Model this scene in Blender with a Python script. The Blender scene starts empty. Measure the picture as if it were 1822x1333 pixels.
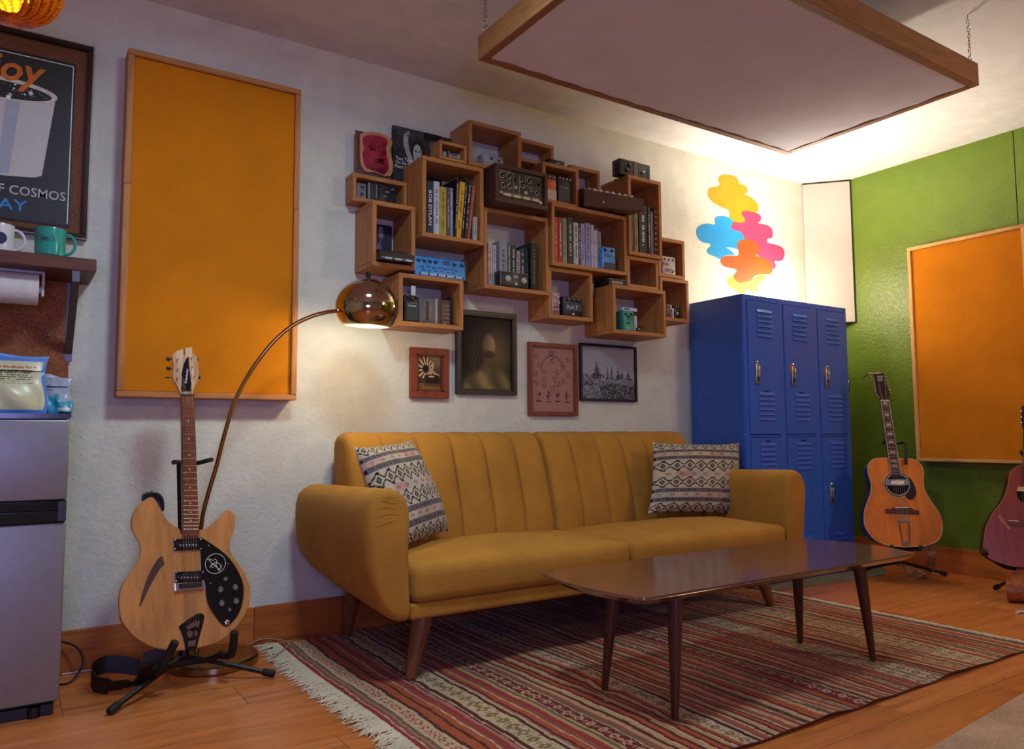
import bpy, bmesh, math, random
import numpy as np
from mathutils import Vector, Matrix
from math import pi, sin, cos, radians, sqrt
random.seed(7)
SC = bpy.context.scene
COL = SC.collection

# ------------------------------------------------------------------ camera, measured from the photograph (1822 x 1333)
CXP, CYP, FPX = 911.0, 666.5, 1356.61
YAW, PITCH, ROLL, CAMH = 0.98874, 0.077773, -0.0053385, 0.8014
D, XC, HC = 3.0588, 4.5124, 2.44          # back wall y, green wall x, ceiling height
_F = Vector((cos(YAW)*cos(PITCH), sin(YAW)*cos(PITCH), sin(PITCH)))
_R0 = Vector((sin(YAW), -cos(YAW), 0)); _U0 = _R0.cross(_F)
_R = _R0*cos(ROLL) + _U0*sin(ROLL); _U = -_R0*sin(ROLL) + _U0*cos(ROLL)
CAM = Vector((0, 0, CAMH))
def ray(px, py): return FPX*_F + (px-CXP)*_R - (py-CYP)*_U
def Wp(px, py, y=D):  d = ray(px, py); return CAM + d*(y/d.y)              # measure on a plane y = const
def Gp(px, py, x=XC): d = ray(px, py); return CAM + d*(x/d.x)              # on a plane x = const
def Zp(px, py, z=0):  d = ray(px, py); return CAM + d*((z-CAMH)/d.z)       # on a plane z = const
def Pp(px, py, p0, n): d = ray(px, py); return CAM + d*((Vector(p0)-CAM).dot(n)/d.dot(n))

cam = bpy.data.objects.new('camera', bpy.data.cameras.new('camera')); COL.objects.link(cam)
cam.data.sensor_width = 36; cam.data.lens = 36*FPX/1822; cam.data.clip_start = .05
mw = Matrix((( _R.x, _U.x, -_F.x, 0), (_R.y, _U.y, -_F.y, 0), (_R.z, _U.z, -_F.z, CAMH), (0, 0, 0, 1)))
cam.matrix_world = mw
SC.camera = cam

# ------------------------------------------------------------------ world, lights, exposure
w = bpy.data.worlds.new('world'); SC.world = w; w.use_nodes = True
w.node_tree.nodes['Background'].inputs[0].default_value = (.30, .30, .42, 1)
w.node_tree.nodes['Background'].inputs[1].default_value = .05
SC.view_settings.view_transform = 'Standard'; SC.view_settings.look = 'None'
SC.view_settings.gamma = 1; SC.view_settings.use_curve_mapping = False
SC.view_settings.exposure = 0.0
def light(name, kind, loc, energy, color, size=.1, target=None, size_y=None, **kw):
    l = bpy.data.lights.new(name, kind); l.energy = energy; l.color = color
    if kind == 'AREA':
        l.size = size
        if size_y: l.shape = 'RECTANGLE'; l.size_y = size_y
        else: l.shape = 'DISK'
    elif kind in ('POINT', 'SPOT'): l.shadow_soft_size = size
    for k, v in kw.items(): setattr(l, k, v)
    o = bpy.data.objects.new(name, l); COL.objects.link(o); o.location = loc
    if target is not None:
        o.rotation_euler = (Vector(target)-Vector(loc)).to_track_quat('-Z', 'Y').to_euler()
    return o
light('ceiling_lamp_light', 'AREA', (.78, 1.45, 2.37), 27, (.66, .88, 1.0), .36, (.78, 1.45, 0))
light('locker_top_light', 'POINT', (3.60, 2.68, 1.70), 8, (1.0, .84, .60), .05)
light('locker_top_light', 'POINT', (3.97, 2.86, 1.71), 12, (1.0, .86, .64), .06)
light('locker_uplight', 'SPOT', (3.68, 2.58, 1.60), 64, (1.0, .89, .76), .05, (3.75, 2.38, 2.6), spot_size=radians(140), spot_blend=.7)
light('violet_fill_light', 'AREA', (-.3, -1.5, 1.0), 30, (.40, .38, 1.0), .8, (1.3, 3.0, 1.5), .5)  # violet light from behind the camera, its source unseen
light('warm_fill_light', 'AREA', (4.0, -.9, 2.2), 21, (1.0, .74, .46), .5, (3.0, 2.0, .3))  # warm fill added from the camera side, no lamp known there
light('arc_lamp_light', 'POINT', (1.126, 2.694, 1.196), 6, (1.0, .82, .52), .03)

# ------------------------------------------------------------------ materials
def lin(c):
    if isinstance(c, str):
        c = [int(c[i:i+2], 16)/255 for i in (0, 2, 4)]
    return tuple((x/12.92 if x <= .04045 else ((x+.055)/1.055)**2.4) for x in c[:3]) + (1.0,)
_M = {}
def nt(m): return m.node_tree.nodes, m.node_tree.links
def base(name, col, rough=.5, metal=0., spec=.5, coat=0.):
    m = bpy.data.materials.new(name); m.use_nodes = True
    b = m.node_tree.nodes['Principled BSDF']
    b.inputs['Base Color'].default_value = lin(col); b.inputs['Roughness'].default_value = rough
    b.inputs['Metallic'].default_value = metal; b.inputs['Specular IOR Level'].default_value = spec
    b.inputs['Coat Weight'].default_value = coat; b.inputs['Coat Roughness'].default_value = .12
    return m, b
def coords(m, scale=(1, 1, 1)):
    N, L = nt(m); tc = N.new('ShaderNodeTexCoord'); mp = N.new('ShaderNodeMapping')
    mp.inputs['Scale'].default_value = scale; L.new(tc.outputs['Object'], mp.inputs['Vector']); return mp.outputs[0]
def noise(m, vec, scale, detail=4, rough=.6, dist=0):
    N, L = nt(m); n = N.new('ShaderNodeTexNoise'); n.inputs['Scale'].default_value = scale
    n.inputs['Detail'].default_value = detail; n.inputs['Roughness'].default_value = rough
    n.inputs['Distortion'].default_value = dist
    L.new(vec, n.inputs['Vector']); return n.outputs['Fac']
def ramp(m, fac, stops):
    N, L = nt(m); r = N.new('ShaderNodeValToRGB'); e = r.color_ramp.elements
    while len(e) < len(stops): e.new(.5)
    for i, (p, c) in enumerate(stops): e[i].position = p; e[i].color = lin(c)
    L.new(fac, r.inputs[0]); return r.outputs[0]
def bump(m, b, h, strength, dist=.01):
    N, L = nt(m); bp = N.new('ShaderNodeBump'); bp.inputs['Strength'].default_value = strength
    bp.inputs['Distance'].default_value = dist; L.new(h, bp.inputs['Height']); L.new(bp.outputs[0], b.inputs['Normal'])
def shade(c, f):
    if isinstance(c, str): c = [int(c[i:i+2], 16)/255 for i in (0, 2, 4)]
    return tuple(min(1, max(0, x*f)) for x in c[:3])
def plain(col, rough=.5, metal=0., var=.1, bs=0, ns=40, **k):
    key = ('p', col, rough, metal, var, bs, ns, tuple(k.items()))
    if key in _M: return _M[key]
    m, b = base('paint_' + str(len(_M)), col, rough, metal, **k)
    v = coords(m); f = noise(m, v, ns, 3)
    m.node_tree.links.new(ramp(m, f, [(.3, shade(col, 1-var)), (.7, shade(col, 1+var))]), b.inputs['Base Color'])
    if bs: bump(m, b, noise(m, v, 300, 2), bs, .002)
    _M[key] = m; return m
def wood(c1, c2, axis='x', rough=.5, s=1., bs=.15, coat=0., spec=.4):
    key = ('w', c1, c2, axis, rough, s, coat)
    if key in _M: return _M[key]
    m, b = base('wood_' + str(len(_M)), c1, rough, 0, spec, coat)
    sc = {'x': (1.3, 14, 14), 'y': (14, 1.3, 14), 'z': (14, 14, 1.3)}[axis]
    v = coords(m, tuple(a*s for a in sc)); f = noise(m, v, 2.2, 6, .65, 1.2)
    v2 = coords(m, tuple(a*s*4 for a in sc)); f2 = noise(m, v2, 3, 4, .7)
    N, L = nt(m); mx = N.new('ShaderNodeMath'); mx.operation = 'MULTIPLY_ADD'; mx.inputs[1].default_value = .35
    L.new(f2, mx.inputs[0]); L.new(f, mx.inputs[2])
    L.new(ramp(m, mx.outputs[0], [(.42, c2), (.62, c1), (.82, shade(c1, 1.12))]), b.inputs['Base Color'])
    bump(m, b, f2, bs, .003); _M[key] = m; return m
def fabric(col, scale=500, rough=.95, var=.12, bs=.4, sheen=.03):
    key = ('f', col, scale, var)
    if key in _M: return _M[key]
    m, b = base('fabric_' + str(len(_M)), col, rough, 0, .15)
    b.inputs['Sheen Weight'].default_value = sheen
    v = coords(m); f = noise(m, v, scale, 2, .7); f2 = noise(m, v, 5, 3)
    N, L = nt(m); mx = N.new('ShaderNodeMath'); mx.operation = 'MULTIPLY_ADD'; mx.inputs[1].default_value = .6
    L.new(f, mx.inputs[0]); mt = N.new('ShaderNodeMath'); mt.operation = 'MULTIPLY'; mt.inputs[1].default_value = .4
    L.new(f2, mt.inputs[0]); L.new(mt.outputs[0], mx.inputs[2])
    L.new(ramp(m, mx.outputs[0], [(.35, shade(col, 1-var)), (.65, shade(col, 1+var))]), b.inputs['Base Color'])
    bump(m, b, f, bs, .002); _M[key] = m; return m
def wallmat(name, col, bs=.55, rough=.55, spec=.4):
    m, b = base(name, col, rough, 0, spec); v = coords(m)
    f = noise(m, v, 55, 5, .6, .4); f2 = noise(m, v, 9, 4)
    v2 = coords(m, (1, 1, 1)); N, L = nt(m)
    vo = N.new('ShaderNodeTexVoronoi'); vo.inputs['Scale'].default_value = 9; L.new(v2, vo.inputs['Vector'])
    dr = N.new('ShaderNodeMapRange'); dr.inputs[1].default_value = .0; dr.inputs[2].default_value = .06
    dr.inputs[3].default_value = .6; dr.inputs[4].default_value = 0
    L.new(vo.outputs['Distance'], dr.inputs[0])
    ad = N.new('ShaderNodeMath'); L.new(f, ad.inputs[0]); L.new(dr.outputs[0], ad.inputs[1])
    bump(m, b, ad.outputs[0], bs, .006)
    L.new(ramp(m, f2, [(.3, shade(col, .96)), (.7, shade(col, 1.03))]), b.inputs['Base Color']); return m
def emis(name, col, s):
    m = bpy.data.materials.new(name); m.use_nodes = True; b = m.node_tree.nodes['Principled BSDF']
    b.inputs['Base Color'].default_value = lin(col); b.inputs['Emission Color'].default_value = lin(col)
    b.inputs['Emission Strength'].default_value = s; return m
def vcmat(name, rough=.7, spec=.3, bs=0., sheen=0.):
    m, b = base(name, 'ffffff', rough, 0, spec); N, L = nt(m); a = N.new('ShaderNodeVertexColor'); a.layer_name = 'paint'
    L.new(a.outputs[0], b.inputs['Base Color']); b.inputs['Sheen Weight'].default_value = sheen
    if bs: bump(m, b, noise(m, coords(m), 420, 2), bs, .002)
    return m
M_VC = vcmat('printed_matte'); M_VCG = vcmat('printed_gloss', .3, .4); M_WEAVE = vcmat('woven', .95, .1, .6, .1)
WALLW = wallmat('cream_wall_paint', 'd3d2c4'); WALLG = wallmat('green_wall_paint', '667e22', .6, .30, .5)
CEIL = wallmat('ceiling_paint', 'dbd7d2', .12, .8, .2)
SHELFW = wood('a86f3c', '7e4c26', 'x', .5, 1.5); SHELFV = wood('a86f3c', '7e4c26', 'z', .5, 1.5)
PINE = wood('b5773c', '90572a', 'z', .55); PINEX = wood('b5773c', '90572a', 'x', .55); PINEY = wood('b5773c', '90572a', 'y', .55)
CLOUDX = wood('8a5c34', '684224', 'x', .6); CLOUDY = wood('8a5c34', '684224', 'y', .6)
WALNUT = wood('5d3420', '3a1e12', 'x', .28, 1.2, .05, .35); WALNUTZ = wood('4d2a1a', '301810', 'z', .35, 1.2, .05)
DWAL = wood('4a2c1e', '2e1a12', 'x', .5, 1.5)
BASEB = wood('b4682c', '8e4a1a', 'x', .4, .6, .05, .2); BASEBY = wood('b4682c', '8e4a1a', 'y', .4, .6, .05, .2)
CHROME = plain('d8d8d8', .12, 1., .02); BRASS = plain('b8a083', .08, 1., .02); STEEL = plain('a0a0a0', .3, 1., .05)
BLACK = plain('0e0e10', .4); BLACKM = plain('161414', .65); BLACKR = plain('120e0c', .7, 0, .2, .3)
CREAM = plain('e4dcc4', .5); WHITE = plain('e8e8e4', .45)
ORANGE = fabric('cc7a12', 600, var=.08, bs=.25); MUSTARD = fabric('a9762e', 520, var=.13, bs=.5)

# ------------------------------------------------------------------ mesh helpers
class MB:
    def __init__(s): s.v = []; s.f = []; s.m = []; s.c = None
    def add(s, vs, fs, mi=0):
        o = len(s.v); s.v += [tuple(v) for v in vs]; s.f += [tuple(i+o for i in f) for f in fs]; s.m += [mi]*len(fs); return s
    def box(s, x0, x1, y0, y1, z0, z1, mi=0):
        vs = [(x, y, z) for z in (z0, z1) for y in (y0, y1) for x in (x0, x1)]
        return s.add(vs, [(0, 2, 3, 1), (4, 5, 7, 6), (0, 1, 5, 4), (2, 6, 7, 3), (0, 4, 6, 2), (1, 3, 7, 5)], mi)
    def obox(s, c, u, v, w, mi=0):      # centre and three half-axis vectors
        c, u, v, w = map(Vector, (c, u, v, w))
        vs = [c + a*u + b*v + d*w for d in (-1, 1) for b in (-1, 1) for a in (-1, 1)]
        return s.add(vs, [(0, 2, 3, 1), (4, 5, 7, 6), (0, 1, 5, 4), (2, 6, 7, 3), (0, 4, 6, 2), (1, 3, 7, 5)], mi)
    def prism(s, pts, ext, mi=0):
        n = len(pts); ext = Vector(ext); a = [Vector(p) for p in pts]; b = [p + ext for p in a]
        return s.add(a+b, [tuple(range(n)), tuple(range(2*n-1, n-1, -1))] + [(i, i+n, (i+1) % n + n, (i+1) % n) for i in range(n)], mi)
    def tube(s, pts, r, seg=10, mi=0, closed=False):
        pts = [Vector(p) for p in pts]; n = len(pts)
        rr = r if isinstance(r, (list, tuple)) else [r]*n
        t0 = (pts[1]-pts[0]).normalized(); up = Vector((0, 0, 1)) if abs(t0.z) < .9 else Vector((1, 0, 0))
        nrm = t0.cross(up).normalized(); vs = []
        for i, p in enumerate(pts):
            if closed: t = (pts[(i+1) % n]-pts[i-1]).normalized()
            else: t = (pts[min(i+1, n-1)]-pts[max(i-1, 0)]).normalized()
            nrm = (nrm - t*nrm.dot(t)).normalized(); bn = t.cross(nrm)
            vs += [p + (nrm*cos(2*pi*k/seg)+bn*sin(2*pi*k/seg))*rr[i] for k in range(seg)]
        fs = []
        for i in range(n if closed else n-1):
            a, b = i*seg, ((i+1) % n)*seg
            fs += [(a+k, a+(k+1) % seg, b+(k+1) % seg, b+k) for k in range(seg)]
        if not closed: fs += [tuple(range(seg-1, -1, -1)), tuple(range((n-1)*seg, n*seg))]
        return s.add(vs, fs, mi)
    def lathe(s, c, prof, seg=32, axis=(0, 0, 1), mi=0, mod=None):
        c = Vector(c); ax = Vector(axis).normalized(); u = ax.orthogonal().normalized(); v = ax.cross(u); vs = []; fs = []
        for j, (r, h) in enumerate(prof):
            for k in range(seg):
                a = 2*pi*k/seg; rr = r*(mod(a, j) if mod else 1); vs.append(c + ax*h + (u*cos(a)+v*sin(a))*rr)
        for j in range(len(prof)-1):
            a, b = j*seg, (j+1)*seg; fs += [(a+k, a+(k+1) % seg, b+(k+1) % seg, b+k) for k in range(seg)]
        if prof[0][0] > 1e-6: fs.append(tuple(range(seg-1, -1, -1)))
        if prof[-1][0] > 1e-6: fs.append(tuple(range((len(prof)-1)*seg, len(prof)*seg)))
        return s.add(vs, fs, mi)
    def cyl(s, p0, p1, r0, r1=None, seg=16, mi=0): return s.tube([p0, p1], [r0, r0 if r1 is None else r1], seg, mi)
    def grid(s, fn, nu, nv, mi=0):
        vs = [fn(i/nu, j/nv) for j in range(nv+1) for i in range(nu+1)]
        return s.add(vs, [(j*(nu+1)+i, j*(nu+1)+i+1, (j+1)*(nu+1)+i+1, (j+1)*(nu+1)+i) for j in range(nv) for i in range(nu)], mi)
    def rbox(s, c, h, r, seg=3, mid=2, fn=None, mi=0):
        hx, hy, hz = h
        def ts(hh):
            q = [-hh, hh]; rr = min(r, hh*.999)
            a = [-(hh-rr) - rr*sin(pi/2*k/seg) for k in range(seg, 0, -1)]
            m = [-(hh-rr) + 2*(hh-rr)*k/mid for k in range(mid+1)]
            return a + m + [-x for x in reversed(a)]
        def P(x, y, z):
            q = [max(-(H-r), min(H-r, t)) for t, H in zip((x, y, z), h)]
            d = Vector((x-q[0], y-q[1], z-q[2]))
            if d.length > 1e-9:
                k = max(abs(d.x), abs(d.y), abs(d.z))
                d = d.normalized()*r if k > 1e-9 else d
            p = Vector(q)+d
            if fn: p = Vector(fn(p.x, p.y, p.z))
            return Vector(c)+p
        X, Y, Z = ts(hx), ts(hy), ts(hz)
        for (A, B, f, rev) in ((X, Y, lambda a, b: P(a, b, hz), 0), (X, Y, lambda a, b: P(a, b, -hz), 1),
                               (X, Z, lambda a, b: P(a, -hy, b), 0), (X, Z, lambda a, b: P(a, hy, b), 1),
                               (Y, Z, lambda a, b: P(hx, a, b), 0), (Y, Z, lambda a, b: P(-hx, a, b), 1)):
            vs = [f(a, b) for b in B for a in A]; n = len(A)
            fs = [(j*n+i, j*n+i+1, (j+1)*n+i+1, (j+1)*n+i) for j in range(len(B)-1) for i in range(n-1)]
            if rev: fs = [t[::-1] for t in fs]
            s.add(vs, fs, mi)
        s.weld = True
        return s
    def mesh(s, name, mats, smooth=True, angle=35, bevel=0):
        me = bpy.data.meshes.new(name); me.from_pydata(s.v, [], s.f)
        for m in (mats if isinstance(mats, (list, tuple)) else [mats]): me.materials.append(m)
        if any(s.m): me.polygons.foreach_set('material_index', s.m)
        if getattr(s, 'weld', False) or bevel:
            bm = bmesh.new(); bm.from_mesh(me)
            if getattr(s, 'weld', False): bmesh.ops.remove_doubles(bm, verts=bm.verts, dist=1e-5)
            bmesh.ops.recalc_face_normals(bm, faces=bm.faces)
            if bevel:
                es = [e for e in bm.edges if len(e.link_faces) == 2 and e.calc_face_angle(0) > .6]
                bmesh.ops.bevel(bm, geom=es, offset=bevel, segments=2, affect='EDGES', clamp_overlap=True)
            bm.to_mesh(me); bm.free()
        if smooth: me.shade_smooth(); me.set_sharp_from_angle(angle=radians(angle))
        me.validate(); return me

def tag(o, label=None, cat=None, group=None, kind=None):
    for k, v in (('label', label), ('category', cat), ('group', group), ('kind', kind)):
        if v: o[k] = v
    return o
def thing(name, label, cat, loc, group=None):
    o = bpy.data.objects.new(name, None); COL.objects.link(o); o.location = loc; o.empty_display_size = .05
    o['_'] = 0; del o['_']
    return tag(o, label, cat, group)
def wloc(o):
    v = Vector(o.location)
    while o.parent: o = o.parent; v = v + Vector(o.location)
    return v
def ob(name, mb, mats, parent=None, label=None, cat=None, group=None, kind=None, smooth=True, angle=35, bevel=0, centre=True):
    """link a mesh built in world coordinates; its origin goes to the middle of its underside"""
    me = mb if isinstance(mb, bpy.types.Mesh) else mb.mesh(name, mats, smooth, angle, bevel)
    o = bpy.data.objects.new(name, me); COL.objects.link(o); off = Vector((0, 0, 0))
    if centre and len(me.vertices):
        a = np.empty(len(me.vertices)*3); me.vertices.foreach_get('co', a); a = a.reshape(-1, 3)
        off = Vector(((a[:, 0].min()+a[:, 0].max())/2, (a[:, 1].min()+a[:, 1].max())/2, a[:, 2].min()))
        me.transform(Matrix.Translation(-off))
    if parent: o.parent = parent; o.location = off - wloc(parent)
    else: o.location = off
    return tag(o, label, cat, group, kind)
TEXTS = []
def text(body, pos, right, up, width, height, mat, parent, name='lettering', shear=0, ext=.0004, align='CENTER', space=1, bold=0):
    cu = bpy.data.curves.new(name, 'FONT'); cu.body = body; cu.align_x = align; cu.align_y = 'CENTER'; cu.extrude = ext
    cu.shear = shear; cu.space_character = space; cu.offset = bold; cu.resolution_u = 2; cu.materials.append(mat)
    o = bpy.data.objects.new(name, cu); COL.objects.link(o)
    r = Vector(right).normalized(); u = Vector(up).normalized(); n = r.cross(u)
    o.parent = parent; TEXTS.append((o, Vector(pos)-wloc(parent), r, u, n, width, height)); return o
def fit_texts():
    """turn every lettering curve into a mesh of the wanted width and height"""
    bpy.context.view_layer.update(); dg = bpy.context.evaluated_depsgraph_get()
    for o, p, r, u, n, wd, ht in TEXTS:
        me = bpy.data.meshes.new_from_object(o.evaluated_get(dg)); me.materials.clear(); me.materials.append(o.data.materials[0])
        c = np.empty(len(me.vertices)*3); me.vertices.foreach_get('co', c); c = c.reshape(-1, 3)
        if not len(c): continue
        lo, hi = c.min(0), c.max(0); k = (c-(lo+hi)/2)/np.maximum(hi-lo, 1e-6)*[wd, ht, .0008]
        k = np.outer(k[:, 0], r)+np.outer(k[:, 1], u)+np.outer(k[:, 2], n); me.vertices.foreach_set('co', k.ravel()); me.update()
        q = bpy.data.objects.new('lettering', me); COL.objects.link(q); q.parent = o.parent; q.location = p
    for o, *_ in TEXTS: bpy.data.objects.remove(o)
def picture(name, fn, o0, ux, uy, nu, nv, parent, mat=None, label=None, rot=None, pos=None):
    """a flat print: a grid of faces coloured by fn(U,V) -> rgb in 0..1 (sRGB), U right, V up"""
    o0, ux, uy = Vector(o0), Vector(ux), Vector(uy)
    mb = MB(); f = pos or (lambda u, v: o0+ux*u+uy*v); mb.grid(f, nu, nv); me = mb.mesh(name, mat or M_VC, True)
    U, V = np.meshgrid((np.arange(nu)+.5)/nu, (np.arange(nv)+.5)/nv)
    paintmesh(me, fn(U, V)); return ob(name, me, None, parent, label)
def paintmesh(me, c):
    c = np.clip(np.asarray(c, float), 0, 1).reshape(-1, 3)
    c = np.where(c <= .04045, c/12.92, ((c+.055)/1.055)**2.4)
    a = me.color_attributes.new('paint', 'BYTE_COLOR' if False else 'FLOAT_COLOR', 'CORNER')
    n = len(me.polygons); q = np.ones((n, 4, 4)); q[:, :, :3] = c[:n, None, :]
    a.data.foreach_set('color', q.ravel())
def mixc(a, b, t): return a + (b-a)*t[..., None]
def hexc(s): return np.array([int(s[i:i+2], 16)/255 for i in (0, 2, 4)])
def fill(U, c): return np.zeros(U.shape+(3,)) + hexc(c)
def rnd(U, V, n, seed=0):
    h = np.sin(np.floor(U*n)*127.1+np.floor(V*n)*311.7+seed*17.3)*43758.5453; return h-np.floor(h)
def smooth_loop(pts, k=5):
    n = len(pts); out = []; P = [Vector((p[0], p[1], 0)) for p in pts]
    for i in range(n):
        a, b, c, d = P[i-1], P[i], P[(i+1) % n], P[(i+2) % n]
        for j in range(k):
            t = j/k; q = .5*((2*b)+(c-a)*t+(2*a-5*b+4*c-d)*t*t+(3*b-a-3*c+d)*t**3); out.append((q.x, q.y))
    return out

def spline(pts, k=5):
    P = [Vector(p) for p in pts]; out = []
    for i in range(len(P)-1):
        a, b, c, d = P[max(i-1, 0)], P[i], P[i+1], P[min(i+2, len(P)-1)]
        for j in range(k):
            s_ = j/k; out.append(.5*((2*b)+(c-a)*s_+(2*a-5*b+4*c-d)*s_**2+(3*b-a-3*c+d)*s_**3))
    return out+[P[-1]]
# ================================================================== THE ROOM
X0, Y0, T = -1.7, -2.4, .1
sub = ob('floor', MB().box(X0-T, XC+T, Y0-T, D+T, -.1, -.008), plain('7a4420', .6), kind='structure')
FLM = []
for i, (c1, c2) in enumerate((('bf6f38', '8c4a20'), ('b86a33', '884620'), ('c4763e', '904e24'))): FLM.append(wood(c1, c2, 'x', .34, .55, .06, .12))
pw, pl = .192, 1.28; row = 0; y = Y0
while y < D:
    x = X0 - (row*.47) % pl
    while x < XC:
        a, b = max(x, X0)+.0006, min(x+pl, XC)-.0006; y1 = min(y+pw, D)
        if b-a > .02 and y1 > .0 : ob('plank', MB().box(a, b, y+.0006, y1-.0006, -.008, 0), FLM[random.randrange(3)], sub, smooth=False, bevel=.0006)
        x += pl
    y += pw; row += 1
ob('floor_board_field', MB().box(X0, XC, Y0, Y0+pw*12.9, -.008, -.0005), FLM[0], sub)
ob('ceiling', MB().box(X0-T, XC+T, Y0-T, D+T, HC, HC+T), CEIL, kind='structure')
ob('wall_back', MB().box(X0-T, XC+T, D, D+T, 0, HC), WALLW, kind='structure')
ob('wall_left', MB().box(X0-T, X0, Y0, D, 0, HC), WALLW, kind='structure')
ob('wall_front', MB().box(X0-T, XC+T, Y0-T, Y0, 0, HC), WALLW, kind='structure')
wr = ob('wall_right', MB().box(XC+.004, XC+T, Y0, D, 0, HC), plain('2c3c0c', .8), kind='structure')
ob('panel', MB().box(XC, XC+.004, 1.8755, D, 0, HC), WALLG, wr, smooth=False)
ob('panel', MB().box(XC, XC+.004, .655, 1.8705, 0, HC), WALLG, wr, smooth=False)
ob('panel', MB().box(XC, XC+.004, Y0, .65, 0, HC), WALLG, wr, smooth=False)
bb = ob('baseboard_back', MB().box(X0, -.4, D-.016, D, 0, .142), BASEB, kind='structure', bevel=.003)
ob('board', MB().box(-.399, .812, D-.016, D, 0, .142), BASEB, bb, bevel=.003)
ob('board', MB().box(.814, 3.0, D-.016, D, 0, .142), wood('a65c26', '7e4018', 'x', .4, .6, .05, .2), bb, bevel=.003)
ob('board', MB().box(3.002, XC-.016, D-.016, D, 0, .142), BASEB, bb, bevel=.003)
ob('baseboard_right', MB().box(XC-.016, XC, Y0, D, 0, .143), BASEBY, kind='structure', bevel=.003)

# grey-white fabric sound trap across the corner
t = thing('corner_panel', 'tall pale fabric sound panel set across the corner above the blue lockers', 'panel', (4.41, 2.95, 1.50))
a, b = Vector((4.312, D-.004, 0)), Vector((XC-.004, 2.835, 0)); dr = (b-a).normalized(); nn = Vector((-dr.y, dr.x, 0)); nn = nn if nn.x < 0 else -nn
pts = [a, b, b-nn*0+Vector((0, .03, 0)), a+Vector((.03, 0, 0))]
ob('fabric_face', MB().prism([Vector((p.x, p.y, 1.507)) for p in pts], (0, 0, .925)), fabric('c8bcb2', 500, var=.03, bs=.1), t, smooth=False, bevel=.002)
mb = MB(); e = b
mb.prism([Vector((p.x, p.y, 2.432)) for p in [a+nn*.004, b+nn*.004, b, a]], (0, 0, .005)); mb.prism([Vector((p.x, p.y, 1.501)) for p in [a+nn*.004, b+nn*.004, b, a]], (0, 0, .006))
mb.prism([Vector((p.x, p.y, 1.501)) for p in [b+nn*.005, b+nn*.005-dr*.006, b-dr*.006, b]], (0, 0, .936))
ob('edge_trim', mb, BLACKM, t, smooth=False)

# ------------------------------------------------------------------ orange acoustic panels
def acoustic(name, label, o0, u, n, wd, z0, z1, dep, fr, woodm, seam=None):
    """o0: wall point at the panel's left edge, u along the wall, n out of the wall"""
    o0, u, n = Vector(o0), Vector(u), Vector(n)
    t = thing(name, label, 'panel', tuple(o0+u*wd/2+Vector((0, 0, z0))), None)
    def bar(u0, u1, za, zb, d0, d1): 
        mb = MB(); c = o0+u*((u0+u1)/2)+n*((d0+d1)/2); c.z = (za+zb)/2
        return mb.obox(c, u*((u1-u0)/2), n*((d1-d0)/2), (0, 0, (zb-za)/2))
    ob('fabric', bar(fr*.9, wd-fr*.9, z0+fr*.9, z1-fr*.9, .005, dep-.012), ORANGE, t, smooth=False, bevel=.004)
    k = .0
    ob('frame_rail', bar(0, wd, z0, z0+fr, .0005, dep), woodm[0], t, bevel=.0015); ob('frame_rail', bar(0, wd, z1-fr, z1, .0005, dep), woodm[0], t, bevel=.0015)
    for (a, b) in ((0, fr), (wd-fr, wd)):
        if seam:
            ob('frame_stile', bar(a, b, z0+fr, seam-.001, .0005, dep+.002), woodm[1], t, bevel=.0015)
            ob('frame_stile', bar(a, b, seam+.001, z1-fr, .0005, dep-.002), woodm[1], t, bevel=.0015)
        else: ob('frame_stile', bar(a, b, z0+fr, z1-fr, .0005, dep), woodm[1], t, bevel=.0015)
    return t
acoustic('sound_absorber', 'large orange fabric panel in a wooden frame on the cream wall behind the electric guitar', (.307, D, 0), (1, 0, 0), (0, -1, 0), .632, .938, 2.200, .088, .022, (PINEX, PINE), 1.70)
acoustic('sound_absorber', 'orange fabric panel in a wooden frame on the green wall beside the acoustic guitar', (XC, 2.44, 0), (0, -1, 0), (-1, 0, 0), .632, .632, 1.892, .088, .020, (wood('d09a5c', 'a87240', 'y', .55), wood('d09a5c', 'a87240', 'z', .55)))

# ------------------------------------------------------------------ hanging ceiling cloud
cx0, cx1, cy0, cy1, cz, ct = 1.366, 3.117, 1.402, 2.289, 2.15, .09
t = thing('ceiling_cloud', 'large fabric covered ceiling baffle in a timber frame hung on chains', 'baffle', ((cx0+cx1)/2, (cy0+cy1)/2, cz))
def under(u, v):
    x, y = cx0+.0315+(cx1-cx0-.063)*u, cy0+.0315+(cy1-cy0-.063)*v
    e = min(u, 1-u, v, 1-v); g = sin(x*46+sin(y*9)*2)*.5+sin(y*40+x*5)*.5
    return (x, y, cz+.0045+.003*g*math.exp(-(e/.02)**2)*1.0+.002*sin(x*5)*sin(y*6))
mb = MB().grid(under, 110, 60); o = ob('fabric_underside', mb, fabric('d4ced4', 350, var=.05, bs=.3), t)
ob('insulation', MB().box(cx0+.03, cx1-.03, cy0+.03, cy1-.03, cz+.02, cz+ct-.01), plain('b8b0a4', .9), t)
for (a, b, c, d, m) in ((cx0, cx1, cy0, cy0+.032, CLOUDX), (cx0, cx1, cy1-.032, cy1, CLOUDX), (cx0, cx0+.032, cy0+.032, cy1-.032, CLOUDY), (cx1-.032, cx1, cy0+.032, cy1-.032, CLOUDY)):
    ob('frame_board', MB().box(a, b, c, d, cz, cz+ct), m, t, bevel=.0015)
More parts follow.
